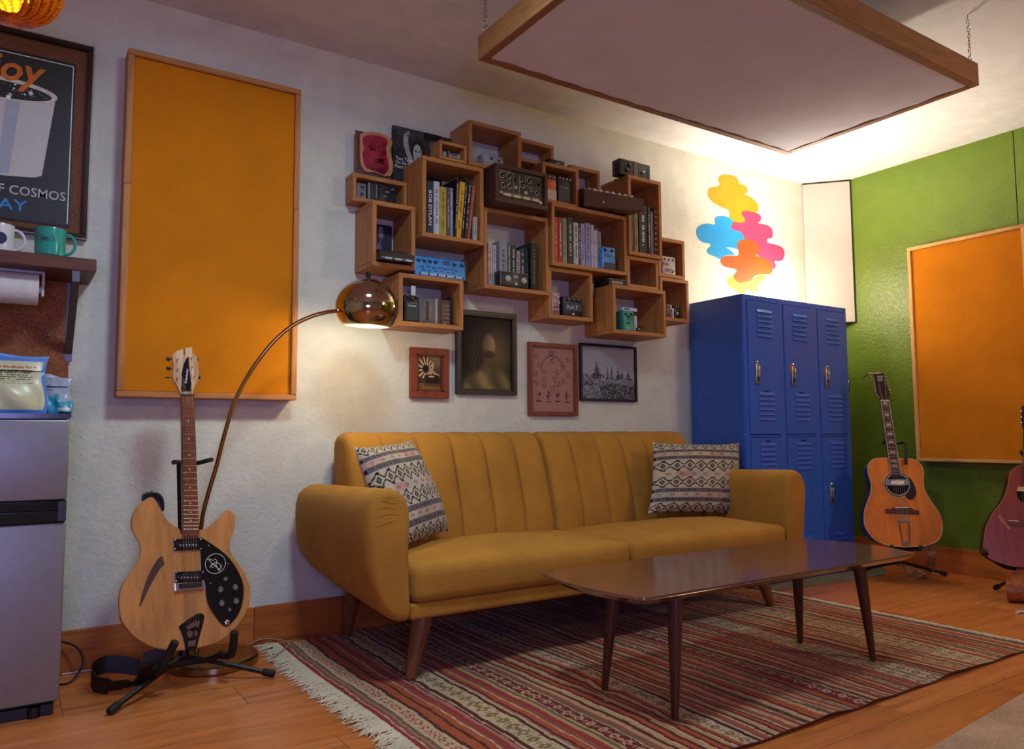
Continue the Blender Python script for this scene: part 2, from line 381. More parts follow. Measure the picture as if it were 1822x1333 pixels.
def chain(x, y):
    t2 = thing('hanging_chain', f'steel chain with hooks holding the {"far left" if x < 2 else "right"} corner of the ceiling baffle', 'chain', (x, y, HC-.01))
    def hook(zc):
        pts = [Vector((x+.010*sin(a)*(1 if a < pi else 1)-.000, y, zc+.012+.010*cos(a))) for a in [k*pi/6 for k in range(-4, 7)]]
        p2 = [Vector((x-.010*sin(a), y, zc-.012-.010*cos(a)*-1*-1)) for a in [k*pi/6 for k in range(-0, 11)]]
        return MB().tube(pts[::1], .0018, 6).tube(p2, .0018, 6)
    ztop, zbot = HC, cz+ct
    ob('eye_screw', MB().cyl((x, y, ztop), (x, y, ztop-.014), .002).tube([(x+.008*cos(a), y, ztop-.021+.008*sin(a)) for a in [2*pi*k/12 for k in range(12)]], .0018, 6, closed=True), STEEL, t2)
    ob('hook', hook(ztop-.045), STEEL, t2); ob('hook', hook(zbot+.035), STEEL, t2)
    ob('eye_screw', MB().tube([(x+.007*cos(a), y, zbot+.008+.007*sin(a)) for a in [2*pi*k/12 for k in range(12)]], .0018, 6, closed=True), STEEL, t2)
    z = ztop-.062; k = 0; lm = None
    while z > zbot+.055:
        r, l = .0042, .0085; pts = []
        for j in range(12):
            a = 2*pi*j/12; dx = r*cos(a); dz = l*sin(a); pts.append((x+dx, y, z+dz) if k % 2 else (x, y+dx, z+dz))
        ob('link', MB().tube(pts, .0012, 5, closed=True), STEEL, t2); z -= .0125; k += 1
for c in ((cx0+.02, cy1-.02), (cx1-.02, cy0+.02)): chain(*c)
# ================================================================== WALL MURAL
def Cc(ox, oy, s): return lambda x, y: (ox+x/s, oy+y/s)
c4 = Cc(1220, 280, 3.029)
t = thing('wall_mural', 'painted mural of wavy colour clouds on the cream wall above the blue lockers', 'mural', tuple(Wp(1310, 505)))
blobs = [('yellow upper cloud', 'b8920f', [(175,115),(190,97),(215,93),(255,98),(280,115),(290,140),(318,152),(333,170),(331,190),(315,198),(345,212),(378,238),(393,265),(388,292),(370,300),(335,296),(308,296),(312,325),(320,345),(300,352),(255,345),(235,328),(237,300),(225,280),(190,267),(148,242),(125,215),(120,190),(130,165),(165,158),(184,148)], 0),
 ('lemon cloud at the foot', 'd8c838', [(225,655),(240,641),(262,645),(290,665),(350,665),(385,636),(405,629),(428,640),(432,655),(404,672),(392,700),(385,735),(300,735),(270,712),(250,705),(228,680)], 1),
 ('sky blue cloud', '1c90d2', [(158,340),(165,322),(195,317),(235,325),(256,345),(258,368),(245,384),(288,396),(315,418),(319,445),(298,462),(280,485),(300,495),(270,493),(245,486),(220,487),(240,500),(264,524),(215,528),(190,548),(160,535),(125,520),(118,498),(136,478),(130,465),(90,455),(65,428),(60,392),(80,366),(120,358),(160,362)], 2),
 ('pink cloud', 'd83a62', [(303,300),(320,290),(360,295),(400,310),(406,335),(392,356),(430,363),(462,382),(470,410),(464,434),(442,440),(442,460),(480,470),(520,486),(534,515),(525,550),(503,560),(480,560),(488,583),(480,600),(468,600),(430,560),(380,520),(330,480),(318,445),(300,405),(250,386),(256,350),(290,354),(320,350),(320,335)], 3),
 ('deep orange cloud', 'd24c12', [(278,475),(290,450),(320,443),(360,450),(388,472),(397,500),(382,530),(430,545),(460,568),(469,603),(458,628),(430,632),(400,631),(372,640),(350,665),(320,672),(290,676),(265,655),(262,635),(280,612),(262,600),(215,590),(192,567),(195,543),(225,531),(285,530),(288,505)], 4)]
for lab, c, pts, i in blobs:
    P = [c4(*p) for p in smooth_loop(pts, 4)]
    mb = MB().prism([Wp(px, py, D-.0012-.0006*i) for px, py in P], (0, .0011, 0))
    ob('colour_cloud', mb, wallmat('mural_paint', c, .4, .6), t, label=lab + ' of the mural', smooth=False)
# ================================================================== RUG
RX0, RX1, RY0, RY1 = .885, 3.21, 1.352, 2.99
def rug_colors(U, V):
    x = U*(RX1-RX0); y = V*(RY1-RY0); rs = random.Random(11)
    pal = dict(red='94352a', pink='a07262', cream='bfa47e', olive='6e5a38', brown='54271a', rust='a8502a', wine='6b1f1c', tan='b48a5e', rose='8e4c3e', dark='3b1c14')
    x = x + .0022*np.sin(y*23+np.sin(x*9)*2) + .0012*np.sin(y*61)
    out = fill(U, pal['rust']); pos = 0.; L = RX1-RX0; bands = []
    head = [('red', .032), ('cream', .006), ('rose', .014), ('pink', .010), ('olive', .013), ('cream', .007), ('dotred', .052), ('cream', .005), ('brown', .016), ('rust', .034), ('brown', .012), ('rust', .026), ('cream', .007), ('rose', .012), ('red', .026), ('pink', .016), ('wine', .008), ('cream', .007), ('brown', .020), ('olivemot', .085), ('brown', .016), ('cream', .010), ('pink', .010), ('wine', .014), ('rust', .024), ('cream', .006), ('rose', .020), ('red', .028), ('tan', .018), ('olive', .016), ('cream', .007), ('winemot', .062), ('cream', .006), ('olive', .014), ('rose', .016), ('tan', .020)]
    bands = [(a, b*.78) for a, b in head]; s = sum(b for _, b in bands)
    while s < L:
        warm = s/L
        seq = rs.choice([[('cream', .006), ('brown', .012), ('rust', .018), ('wine', .008)], [('tan', .012), ('red', .018), ('cream', .005), ('olive', .010)], [('dark', .007), ('cream', .009), ('rose', .014), ('rust', .012), ('cream', .005)], [('creammot', .052), ('dark', .007)], [('rust', .016), ('cream', .006), ('tan', .013), ('brown', .011), ('cream', .005)], [('tanmot', .048), ('brown', .008), ('cream', .005)], [('winemot', .046), ('cream', .005), ('olive', .008)], [('brown', .012), ('tan', .014), ('cream', .006), ('wine', .011), ('rust', .015)]])
        bands += seq; s += sum(b for _, b in seq)
    for nme, wdt in bands:
        m = (x >= pos) & (x < pos+wdt); u = (x-pos)/wdt
        if nme == 'dotred':
            k = ((np.floor(u*5)+np.floor(y/.011)) % 2 == 0) & (u > .15) & (u < .85) & (np.sin(y*190) > -.6)
            c = mixc(fill(U, pal['cream']), fill(U, 'a8483c'), k*1.)
        elif nme.endswith('mot'):
            bg, fg = {'olivemot': ('cream', 'olive'), 'winemot': ('wine', 'cream'), 'creammot': ('cream', 'brown'), 'tanmot': ('tan', 'wine')}[nme]
            q = np.abs(((y/.052) % 1)-.5)*2; w_ = np.abs(u-.5)*2
            q8 = np.floor(q*6)/6; w8 = np.floor(w_*6)/6
            k = ((q8+w8 < .62) & (q8+w8 > .12)) | ((w8 < .2) & (q8 > .72)) | ((w8 > .5) & (w8 < .7) & (q8 > .3) & (q8 < .5))
            c = mixc(fill(U, pal[bg]), fill(U, pal[fg]), k*(.8 if nme in ('olivemot', 'winemot') else .5))
        else: c = fill(U, pal[nme])
        out[m] = c[m]; pos += wdt
    g = (rnd(U, V, 900, 1)*.10+rnd(U*.6, V*3, 120, 2)*.06+.90); out *= g[..., None]
    return out
def rugz(x, y):
    a = .5+.5*sin(x*17+sin(y*5)*1.2); b = .5+.5*sin(x*9.3-y*4+1)
    return .003+.008*a*b+.004*(.5+.5*sin(x*31+y*7))*(1 if x > 1.5 else .4)
def rug_pos(u, v):
    x = RX0+(RX1-RX0)*u; y = RY0+(RY1-RY0)*v
    x += .008*sin(y*4.2)*(1-u) - (.05*v*0); e = min(u, 1-u)*12
    z = rugz(x, y)*min(1, e+.15) + .0035
    for lx, ly in ((1.577, 1.882), (1.58, 1.584), (2.535, 1.875), (2.55, 1.59), (1.125, 2.32), (1.15, 2.975), (2.96, 2.35)):
        d2 = (x-lx)**2+(y-ly)**2
        if d2 < .01: z = .0045 + (z-.0045)*min(1, (sqrt(d2)/.07)**2)
    return (x, y, z)
rug = thing('woven_rug', 'red, rust and cream striped flatweave rug under the mustard sofa', 'rug', ((RX0+RX1)/2, (RY0+RY1)/2, 0))
picture('pile', rug_colors, None or (0, 0, 0), (1, 0, 0), (0, 1, 0), 620, 260, rug, M_WEAVE, pos=rug_pos)



edge = [rug_pos(i/120, 0) for i in range(121)]
mb = MB().tube([(x, y, z-.0012) for x, y, z in edge], .0022, 5); ob('selvedge', mb, plain('4a1c14', .9), rug)
rs = random.Random(3); mb = MB()
for side in (0, 1):
    N = 560
    for i in range(N):
        v = (i+rs.random())/N; p = Vector(rug_pos(0 if side == 0 else 1, v)); l = (.055+.04*rs.random())*(1 if side == 0 else .6)
        d = Vector((-1 if side == 0 else 1, rs.uniform(-.95, .55), 0)).normalized(); wv = rs.uniform(-.012, .012); w_ = Vector((-d.y, d.x, 0))
        if side == 1 and v > .75: continue
        q = [p+Vector((.002*(1 if side == 0 else -1), 0, 0)), p+d*l*.35+w_*wv, p+d*l*.7-w_*wv*.6, p+d*l+w_*wv*.8]
        for j in range(4): q[j].z = max(.0032, p.z*(1-j/3)+.0035+rs.random()*.004*(j < 3))
        mb.tube(q, [.0030, .0026, .0021, .0010], 4)
ob('fringe', mb, fabric('cfc0a0', 600, var=.12), rug, kind='stuff', label='cream tasselled fringe')

# second, plain rugs at the edges of the picture
def flat_rug(label, pts, col, hgt=.006, fr=None):
    mb = MB().prism([Vector((x, y, .0005)) for x, y in pts], (0, 0, hgt)); return ob('rug', mb, fabric(col, 260, var=.2, bs=.9), None, label, 'rug', angle=30)
flat_rug('beige low pile rug cut off at the bottom right corner of the picture', [(1.98, 1.087), (2.75, 1.157), (2.9, -1.2), (1.2, -1.3), (1.6, 1.05)], 'b08e70')
flat_rug('worn grey green rug in front of the blue lockers under the guitar stand', [(3.235, 2.99), (3.235, 2.575), (3.42, 2.53), (4.13, 2.49), (4.32, 2.60), (4.34, 2.99)], '77705c')
# ================================================================== SOFA
sofa = thing('sofa', 'mustard yellow channel-backed sofa with tapered wooden legs against the cream wall', 'sofa', (2.02, 2.62, 0))
SX0, SX1, SM = 1.092, 2.972, 2.03
def backhalf(xa, xb, nch=6):
    # closed profile in the y-z plane: up the front, over the rounded top, down the back
    prof = [(2.735, .33), (2.735, .42), (2.755, .50), (2.780, .58), (2.805, .66), (2.828, .73), (2.843, .765), (2.862, .79), (2.89, .805), (2.93, .808), (2.965, .80), (2.99, .78), (3.0, .74), (2.985, .60), (2.955, .45), (2.93, .33)]
    nx = nch*24; ch = (xb-xa)/nch; rows = []
    mb = MB(); L = len(prof); vs = []
    for i in range(nx+1):
        x = xa+(xb-xa)*i/nx; ph = ((x-xa) % ch)/ch if i < nx else 1.0; q = abs(2*ph-1)
        puff = .015*(1-q**4) - (.014 if q > .97 else 0)
        e = min(x-xa, xb-x); en = .035; round_ = en-sqrt(max(0, en*en-(en-min(e, en))**2))
        for j, (y, z) in enumerate(prof):
            a, b = prof[max(j-1, 0)], prof[min(j+1, L-1)]; ty, tz = b[0]-a[0], b[1]-a[1]; l = sqrt(ty*ty+tz*tz) or 1
            ny, nz = -tz/l, ty/l                  # outward from the front
            k = (1 if j < 5 else .7 if j < 6 else .4 if j < 7 else .22) if j < 11 else 0
            s_ = (puff*k - round_*.8)
            if j < 2: s_ = puff*.5-round_*.5
            vs.append((x, y+ny*s_, z+nz*s_*(1 if z > .6 else .2)))
    fs = [(i*L+j, i*L+j+1, (i+1)*L+j+1, (i+1)*L+j) for i in range(nx) for j in range(L-1)] + [tuple(range(L)), tuple(nx*L+j for j in range(L-1, -1, -1))]
    mb.add(vs, fs); mb.weld = True; return mb
ob('backrest', backhalf(SX0+.004, SM-.002), MUSTARD, sofa, angle=60)
ob('backrest', backhalf(SM+.002, SX1-.004), MUSTARD, sofa, angle=60)
def seat(xa, xb):
    c = ((xa+xb)/2, 2.49, .32); h = ((xb-xa)/2, .248, .062)
    def fn(x, y, z):
        u, v = x/h[0], y/h[1]; k = max(0, 1-abs(u)**3.2)*max(0, 1-abs(v)**2.4)
        if z > 0: z += .030*k + .002*sin(x*20)*sin(y*15)
        if v < -.9: y -= .010*(1-abs(u)**4)*(1-(z/.07)**2 if abs(z) < .07 else 0)
        return (x, y, z)
    return MB().rbox(c, h, .032, 4, 14, fn)
ob('seat_cushion', seat(SX0+.003, SM-.0015), MUSTARD, sofa, angle=60)
ob('seat_cushion', seat(SM+.0015, SX1-.003), MUSTARD, sofa, angle=60)
ob('base_frame', MB().rbox((2.032, 2.60, .2335), (.938, .345, .026), .012, 3, 6), MUSTARD, sofa, angle=60)
def arm(side):
    xi = SX0 if side < 0 else SX1; s = side
    cs = [(0, .212), (0, .30), (0, .42), (0, .53), (.004, .575), (.018, .607), (.04, .625), (.07, .633), (.10, .630), (.125, .617), (.143, .595), (.152, .56), (.155, .52), (.153, .46), (.148, .40), (.138, .345), (.122, .295), (.098, .25), (.068, .218), (.035, .203), (.01, .203)]
    cxm, czm = .07, .42; ya, yb = 2.245, 2.985; ny = 26; L = len(cs); vs = []
    for i in range(ny+1):
        t = i/ny; y = ya+(yb-ya)*(.5-.5*cos(pi*t)); e = min(y-ya, yb-y); r = .04
        k = sqrt(max(0, r*r-(r-min(e, r))**2))/r; ins = .034*(1-k); drop = .028*t; tap = .10*max(0, t-.0)**1.6
        for (dx, z) in cs:
            d = Vector((cxm-dx, 0, czm-z)); l = d.length; q = d*(ins/l if l else 0)
            zz = z+q.z; xx = dx+q.x
            zz -= drop*max(0, (z-.3)/.33); 
            if z < .42: zz += tap*(.42-z)/.22*(1.0)*.9
            if z > .605 and y < 2.40: pass
            vs.append((xi+s*xx, y, zz))
    fs = [(i*L+j, i*L+(j+1) % L, (i+1)*L+(j+1) % L, (i+1)*L+j) for i in range(ny) for j in range(L)] + [tuple(range(L)), tuple(ny*L+j for j in range(L-1, -1, -1))]
    mb = MB(); mb.add(vs, fs); mb.weld = True; return mb
ar = ob('armrest', arm(-1), MUSTARD, sofa, angle=60)
# ruched gathers near the front top of the left arm
mb = MB()
for k in range(5):
    z = .612-.022*k; mb.tube([(SX0-.045-.010*j*1.6, 2.2435+.001*(j in (0, 5)), z-.006*sin(j*.8+k)) for j in range(6)], [.0002, .0004, .0006, .0006, .0004, .0002], 6)
ob('gather', mb, MUSTARD, ar, kind='stuff')
ob('armrest', arm(1), MUSTARD, sofa, angle=60)
LEGW = wood('7a4628', '54301a', 'z', .35, 1.2, .05, .2)
for (bx, by, tx, ty) in ((1.125, 2.32, 1.185, 2.345), (1.152, 2.955, 1.172, 2.925), (2.962, 2.345, 2.90, 2.37), (2.93, 2.955, 2.905, 2.925)):
    ob('leg', MB().tube([(bx, by, .0085), (bx, by, .016), (tx, ty, .212)], [.0165, .0185, .037], 16), LEGW, sofa)

def cushion(name, label, corners, thick, seed):
    P = [Vector(c) for c in corners]          # TL TR BR BL of the front face plane
    n = (P[1]-P[0]).cross(P[3]-P[0]).normalized()
    if n.dot(CAM-P[0]) < 0: n = -n
    t = thing(name, label, 'cushion', tuple((P[2]+P[3])/2), None)
    def at(u, v, s):
        uu, vv = u*2-1, v*2-1
        pin = 1-.075*(1-abs(uu)**3)*abs(vv)**6; pin2 = 1-.05*(1-abs(vv)**3)*abs(uu)**6
        U = .5+uu*pin2/2; V = .5+vv*pin/2
        p = P[3]*(1-U)*(1-V)+P[2]*U*(1-V)+P[1]*U*V+P[0]*(1-U)*V
        b = (max(0, 1-abs(uu)**2.6)*max(0, 1-abs(vv)**2.6))**.5
        b *= 1+.05*sin(uu*7+seed)*sin(vv*5+seed*2)
        return p + n*(s*thick*b)
    def pat(U, V):
        cream, blk, gry = fill(U, 'b4a894'), fill(U, '1c1618'), fill(U, '6a6468'); out = cream.copy(); y = 1-V
        def zig(y0, y1, per, kind):
            m = (y >= y0) & (y < y1); w_ = (y-y0)/(y1-y0); x = U*per
            tri = np.abs((x % 1)-.5)*2; a = np.abs(w_-.5)*2
            z1 = np.abs(a-(1-tri)*.78-.12) < .14; dm = (np.abs(tri-0)*1.2+a < .50) & (np.abs(tri)*1.2+a > .22); c0 = (tri*1.2+a < .11)
            z2 = (a > .86) & (((x*1.0+.5) % 1) < .22)
            dots = rnd(U, V, 170, 5) > .18
            k = ((z1 & dots) | dm | c0 | z2) & m; out[k] = blk[k]
        def band(y0, y1):
            m = (y >= y0) & (y < y1); w_ = (y-y0)/(y1-y0); k = m & (((np.floor(U*110) % 2) == 0) & (w_ > .2) & (w_ < .8) | (w_ < .13) | (w_ > .87)); 
            out[m] = gry[m]*.9+.1; out[k] = blk[k]
        def col(y0, y1, s):
            m = (y >= y0) & (y < y1); w_ = np.abs((y-y0)/(y1-y0)-.5)*2
            cols = ['b88a80', 'a8a08c', 'c2ac88', 'b47a78', '9aa098', 'c0a890', 'b8908c']
            idx = (np.floor(U*5.5+s) % len(cols)).astype(int); c = np.array([hexc(q) for q in cols])[idx]; sf = .55
            out[m] = (cream*(1-sf)+c*sf)[m]; x = np.abs(((U*8+s*.3) % 1)-.5)*2
            k = m & (x*1.0+w_*.9 < .5) & (x+w_ > .22) & (rnd(U, V, 150, 9) > .3); d = fill(U, '7a4a48'); out[k] = d[k]
        zig(0, .125, 9, 0); band(.135, .175); col(.175, .235, 0); band(.235, .285); zig(.30, .455, 8, 0); col(.455, .53, 2); zig(.53, .675, 8, 0); band(.685, .735); col(.735, .805, 4); band(.805, .86); zig(.875, 1.0, 8, 0)
        out *= (.94+.08*rnd(U, V, 260, 3))[..., None]; return out
    picture('front_cover', pat, (0, 0, 0), (1, 0, 0), (0, 0, 1), 200, 200, t, M_WEAVE, pos=lambda u, v: at(u, v, .62))
    mb = MB(); mb.grid(lambda u, v: at(1-u, v, -.38), 24, 24); ob('back_cover', mb, fabric('b8a688', 500), t)
    return t
cushion('throw_cushion', 'black and cream zigzag woven cushion slumped behind the left arm of the sofa',
        [Wp(629, 796, 2.62), Wp(729, 783, 2.80), Wp(800, 945, 2.60), Wp(694, 990, 2.42)], .12, 1)
cushion('throw_cushion', 'black and cream zigzag woven cushion upright at the right end of the sofa',
        [Wp(1161, 787, 2.70), Wp(1315, 788, 2.70), Wp(1317, 918, 2.60), Wp(1153, 914, 2.60)], .11, 2)

# ================================================================== COFFEE TABLE
t = thing('coffee_table', 'low dark walnut coffee table with tapered legs standing on the striped rug', 'table', (2.09, 1.76, 0))
def oval(ins, z):
    x0, x1, y0, y1 = 1.405+ins, 2.755-ins, 1.522+ins, 2.002-ins; r = .035; pts = []
    for (cx, cy, a0) in ((x1-r, y1-r, 0), (x0+r, y1-r, 90), (x0+r, y0+r, 180), (x1-r, y0+r, 270)):
        for k in range(6):
            a = radians(a0+90*k/5); pts.append((cx+r*cos(a), cy+r*sin(a)))
        if a0 == 90:
            for k in range(1, 6): v = k/6; pts.append((x0-.03*sin(pi*v)*1, (y1-r)*(1-v)+(y0+r)*v))
        if a0 == 270:
            for k in range(1, 6): v = k/6; pts.append((x1+.05*sin(pi*v), (y0+r)*(1-v)+(y1-r)*v))
    return [(x, y, z) for x, y in pts]
o1, o2, o3 = oval(.0, .366), oval(.001, .362), oval(.028, .342); n = len(o1)
mb = MB(); vs = oval(.0015, .367)+o2+oval(0, .360)+o3; fs = [tuple(range(n))]
for k in range(3): fs += [(k*n+i, k*n+(i+1) % n, (k+1)*n+(i+1) % n, (k+1)*n+i) for i in range(n)]
fs.append(tuple(range(4*n-1, 3*n-1, -1))); mb.add(vs, fs); mb.weld = True
ob('tabletop', mb, wood('6a4030', '43231a', 'x', .16, 1.1, .03, .6), t, angle=25)
for (x, y) in ((1.577, 1.882), (1.58, 1.584), (2.535, 1.875), (2.55, 1.592)):
    sx = .03 if x < 2 else -.03; sy = -.02 if y > 1.75 else .02
    ob('leg', MB().tube([(x, y, .0075), (x+sx*.5, y+sy*.5, .18), (x+sx, y+sy, .343)], [.010, .0175, .023], 16), WALNUTZ, t)

# ================================================================== LOCKERS
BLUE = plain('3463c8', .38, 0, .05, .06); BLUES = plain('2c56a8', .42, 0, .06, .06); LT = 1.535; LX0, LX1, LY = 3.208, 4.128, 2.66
t = thing('locker', 'blue two-tier metal locker of three columns standing in the corner', 'locker', ((LX0+LX1)/2, 2.85, 0))
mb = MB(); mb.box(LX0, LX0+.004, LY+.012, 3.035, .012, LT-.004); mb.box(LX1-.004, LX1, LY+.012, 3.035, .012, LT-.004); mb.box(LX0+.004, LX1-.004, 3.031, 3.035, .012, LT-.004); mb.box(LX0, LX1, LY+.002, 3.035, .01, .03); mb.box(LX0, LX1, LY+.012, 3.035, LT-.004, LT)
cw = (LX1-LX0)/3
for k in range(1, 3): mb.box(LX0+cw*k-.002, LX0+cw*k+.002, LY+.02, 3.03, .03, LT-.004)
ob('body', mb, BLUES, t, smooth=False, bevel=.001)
mb = MB()
for k in range(4):
    a = LX0+cw*k-(0 if k == 0 else .022 if k < 3 else .030); b = LX0+cw*k+(.030 if k == 0 else .022 if k < 3 else 0); mb.box(a, b, LY, LY+.014, .012, LT)
mb.box(LX0+.03, LX1-.03, LY+.001, LY+.013, LT-.028, LT); mb.box(LX0+.03, LX1-.03, LY+.001, LY+.013, .012, .05)
mb.box(LX0+.03, LX1-.03, LY+.004, LY+.013, .776, .790)
ob('front_frame', mb, BLUE, t, smooth=False, bevel=.001)
rv = MB()
for k in range(2):
    for z in [.15+.12*i for i in range(12)]:
        rv.lathe((LX0-.0001, 2.78+.13*k, z), [(.004, -.002), (.003, .0), (0, .0012)], 8, (-1, 0, 0))
ob('rivet', rv, plain('14284e', .4), t, kind='stuff')
for k in range(3):
    a, b = LX0+cw*k+(.031 if k == 0 else .023), LX0+cw*(k+1)-(.031 if k == 2 else .023)
    for tier in (0, 1):
        z0, z1 = ((.052, .775), (.791, LT-.030))[tier]
        mb = MB().box(a+.001, b-.001, LY-.004, LY+.010, z0+.001, z1-.001); d = ob('door', mb, BLUE, t, bevel=.002)
        xm = (a+b)/2+.012
        for zs in ([1.452, 1.006] if tier else [.738, .225]):
            for q in range(6):
                z = zs-.0265*q; w_ = .062
                m2 = MB(); m2.add([(xm-w_, LY-.0045, z+.009), (xm+w_, LY-.0045, z+.009), (xm+w_-.002, LY-.0125, z-.006), (xm-w_+.002, LY-.0125, z-.006), (xm-w_, LY-.0045, z-.008), (xm+w_, LY-.0045, z-.008)],
                       [(0, 3, 2, 1), (3, 4, 5, 2), (0, 4, 3), (1, 2, 5)])
                ob('louvre', m2, BLUE, d, smooth=False)
        zh = 1.115 if tier else .45; xh = a+.062
        hd = MB().rbox((xh, LY-.009, zh), (.013, .006, .058), .004, 2, 1); hd.rbox((xh, LY-.020, zh+.008), (.006, .009, .030), .004, 2, 1); hd.cyl((xh-.004, LY-.015, zh+.052), (xh-.012, LY-.022, zh+.062), .004)
        ob('latch_handle', hd, plain('b0aca0', .3, .9, .2), d)
        rc = MB().box(xh-.006, xh+.006, LY-.0157, LY-.0150, zh-.046, zh-.018); ob('latch_slot', rc, BLACKM, d)
        if k and tier:
            m2 = MB().prism([(xh+.030*cos(a_)*(1+.25*sin(a_*3+k)), LY-.0052, zh+.030+.036*sin(a_)*(1+.2*cos(a_*2))) for a_ in [2*pi*j/24 for j in range(24)]], (0, .0009, 0))
            ob('rust_stain', m2, plain('94603c', .8, 0, .3), d, label='rust coloured bare patch around the latch', smooth=False)
        if not (tier == 0 and k == 2):
            zl = z1-.018 if tier == 0 else 1.022; m2 = MB().box(xm-.022, xm+.022, LY-.0052, LY-.004, zl-.004, zl+.004)
            if tier == 0 or k < 2: ob('number_plate', m2, plain('16284c', .4), d, smooth=False)
# light bar on the locker
t = thing('lamp_bar', 'lit row of globe bulbs lying on top of the blue lockers', 'lamp', (3.66, 2.85, LT))
ob('bar', MB().rbox((3.66, 2.86, LT+.0105), (.20, .028, .010), .004, 2, 1), plain('8a8478', .4, .6), t)
for k in range(5):
    x = 3.50+.08*k; bl = ob('bulb', MB().lathe((x, 2.86, LT+.021), [(.008, 0), (.010, .008), (.019, .022), (.022, .036), (.018, .050), (.008, .058), (0, .060)], 14), emis('bulb_glow', 'ffdca0', 12), t)
ob('clamp_arm', MB().tube([(3.78, 2.80, LT+.004), (3.84, 2.75, LT+.010), (3.93, 2.73, LT+.004)], .004, 8), STEEL, t)
# round drum edge hung on the locker's side
t = thing('tambourine', 'dark round tambourine with chrome rim hanging on the right side of the blue lockers', 'tambourine', (LX1+.03, 2.80, .93))
cc = (LX1+.006, 2.795, 1.085)
ob('rim', MB().tube([(cc[0]+.022, cc[1]+.115*cos(a), cc[2]+.115*sin(a)) for a in [2*pi*k/40 for k in range(40)]], .006, 8, closed=True), CHROME, t)
ob('shell', MB().lathe(cc, [(.112, 0), (.112, .045), (.106, .046), (.106, .002)], 40, (1, 0, 0)), BLACKM, t)
for k in range(6):
    a = 2*pi*k/6+.3; ob('jingle', MB().cyl((cc[0]+.02, cc[1]+.105*cos(a), cc[2]+.105*sin(a)), (cc[0]+.02, cc[1]+.135*cos(a), cc[2]+.135*sin(a)), .004, seg=8), CHROME, t)
ob('wall_hook', MB().cyl((LX1, 2.795, 1.19), (LX1+.04, 2.795, 1.19), .003, seg=8), STEEL, t)
# ================================================================== ARC LAMP
t = thing('arc_floor_lamp', 'brass arc floor lamp with mirrored globe shade lit beside the sofa', 'lamp', (.632, 2.885, 0))
ob('base', MB().lathe((.632, 2.885, 0), [(.149, .0), (.152, .004), (.152, .022), (.146, .029), (.02, .031), (0, .031)], 64), plain('a89468', .22, 1., .1), t)
pix = [(352, 1160), (353, 1040), (358, 935), (370, 880), (385, 830), (399, 775), (415, 722), (436, 678), (460, 641), (488, 607), (520, 580), (552, 564), (580, 556), (603, 553)]
P = []
for i, (a, b) in enumerate(pix):
    k = max(0, (i-2)/(len(pix)-3)); P.append(Wp(a, b, 2.90-.20*k**1.2) if i > 1 else Wp(a, b, 2.90))
P[0] = Vector((P[1].x, 2.90, .028))
Q = []
for i in range(len(P)-1):
    a, b, c, d = P[max(i-1, 0)], P[i], P[i+1], P[min(i+2, len(P)-1)]
    for j in range(5):
        s_ = j/5; Q.append(.5*((2*b)+(c-a)*s_+(2*a-5*b+4*c-d)*s_**2+(3*b-a-3*c+d)*s_**3))
Q.append(P[-1]); ob('pole', MB().tube(Q, .0078, 12), plain('b08a58', .15, 1., .04), t)
hc = Wp(653, 548, 2.70); R_ = .119
prof = []
for k in range(0, 25):
    a = pi/2 - radians(138)*k/24; prof.append((max(1e-7, R_*cos(a)), R_*.93*sin(a)))
prof = [(r, h) for r, h in prof if h > -.068]; prof.append((.088, -.070))
ins = [(max(1e-7, r-.004), h-.003 if h > 0 else h) for r, h in reversed(prof[1:])] + [(1e-7, prof[0][1]-.004)]
tl = (.02, -.06, 1)
ob('shade', MB().lathe(hc, prof, 56, tl), BRASS, t, angle=60)
ob('shade_lining', MB().lathe(hc, ins, 56, tl), plain('f2ece0', .6), t, angle=60)
ob('vent_ring', MB().lathe(hc+Vector((.002, -.007, .0)), [(.036, .1015), (.030, .107), (.012, .1115), (0, .112)], 24, tl), STEEL, t)
ob('finial', MB().lathe(hc+Vector((.002, -.006, .108)), [(.009, 0), (.007, .006), (.0095, .012), (.0115, .028), (0, .029)], 14), BLACK, t)
ob('joint', MB().tube([Q[-1]-Vector((.008, 0, 0)), Q[-1]+Vector((.012, -.002, 0))], [.010, .014], 12), plain('b08a58', .15, 1., .04), t)
ob('bulb', MB().lathe(hc+Vector((-.001, .004, -.060)), [(0, -.004), (.05, -.003), (.080, .002), (.07, .012), (.02, .02), (0, .022)], 32), emis('lamp_bulb', 'fff0d0', 9), t)
# ================================================================== FRIDGE
t = thing('mini_fridge', 'small steel-fronted two-door fridge at the left edge of the picture', 'fridge', (-.10, 2.83, 0))
STL = plain('8e8c92', .42, .6, .02); FX0, FX1, FY = -.37, .149, 2.604
ob('body', MB().box(FX0, FX1-.003, FY+.045, 3.035, .03, .852), plain('1c1c20', .5), t, bevel=.003)
ob('top_cover', MB().box(FX0, FX1+.003, FY-.002, 3.035, .853, .868), plain('0c1018', .2), t, bevel=.003)
ob('plinth', MB().box(FX0+.01, FX1-.012, FY+.03, 3.0, .0, .03), BLACK, t)
d = ob('door', MB().rbox(((FX0+FX1)/2, FY+.022, .7335), ((FX1-FX0)/2, .022, .117), .006, 2, 1), STL, t); 
ob('handle_recess', MB().box(FX0+.002, FX1-.001, FY-.006, FY+.036, .588, .6155), plain('101014', .12), d, bevel=.002)
d = ob('door', MB().rbox(((FX0+FX1)/2, FY+.022, .298), ((FX1-FX0)/2, .022, .253), .006, 2, 1), STL, t)
ob('handle_recess', MB().box(FX0+.002, FX1-.001, FY-.006, FY+.036, .5535, .5865), plain('18181c', .12), d, bevel=.002)
ob('handle_end', MB().box(FX1-.022, FX1-.001, FY-.009, FY-.005, .556, .612), plain('55565c', .2, .8), d, bevel=.001)
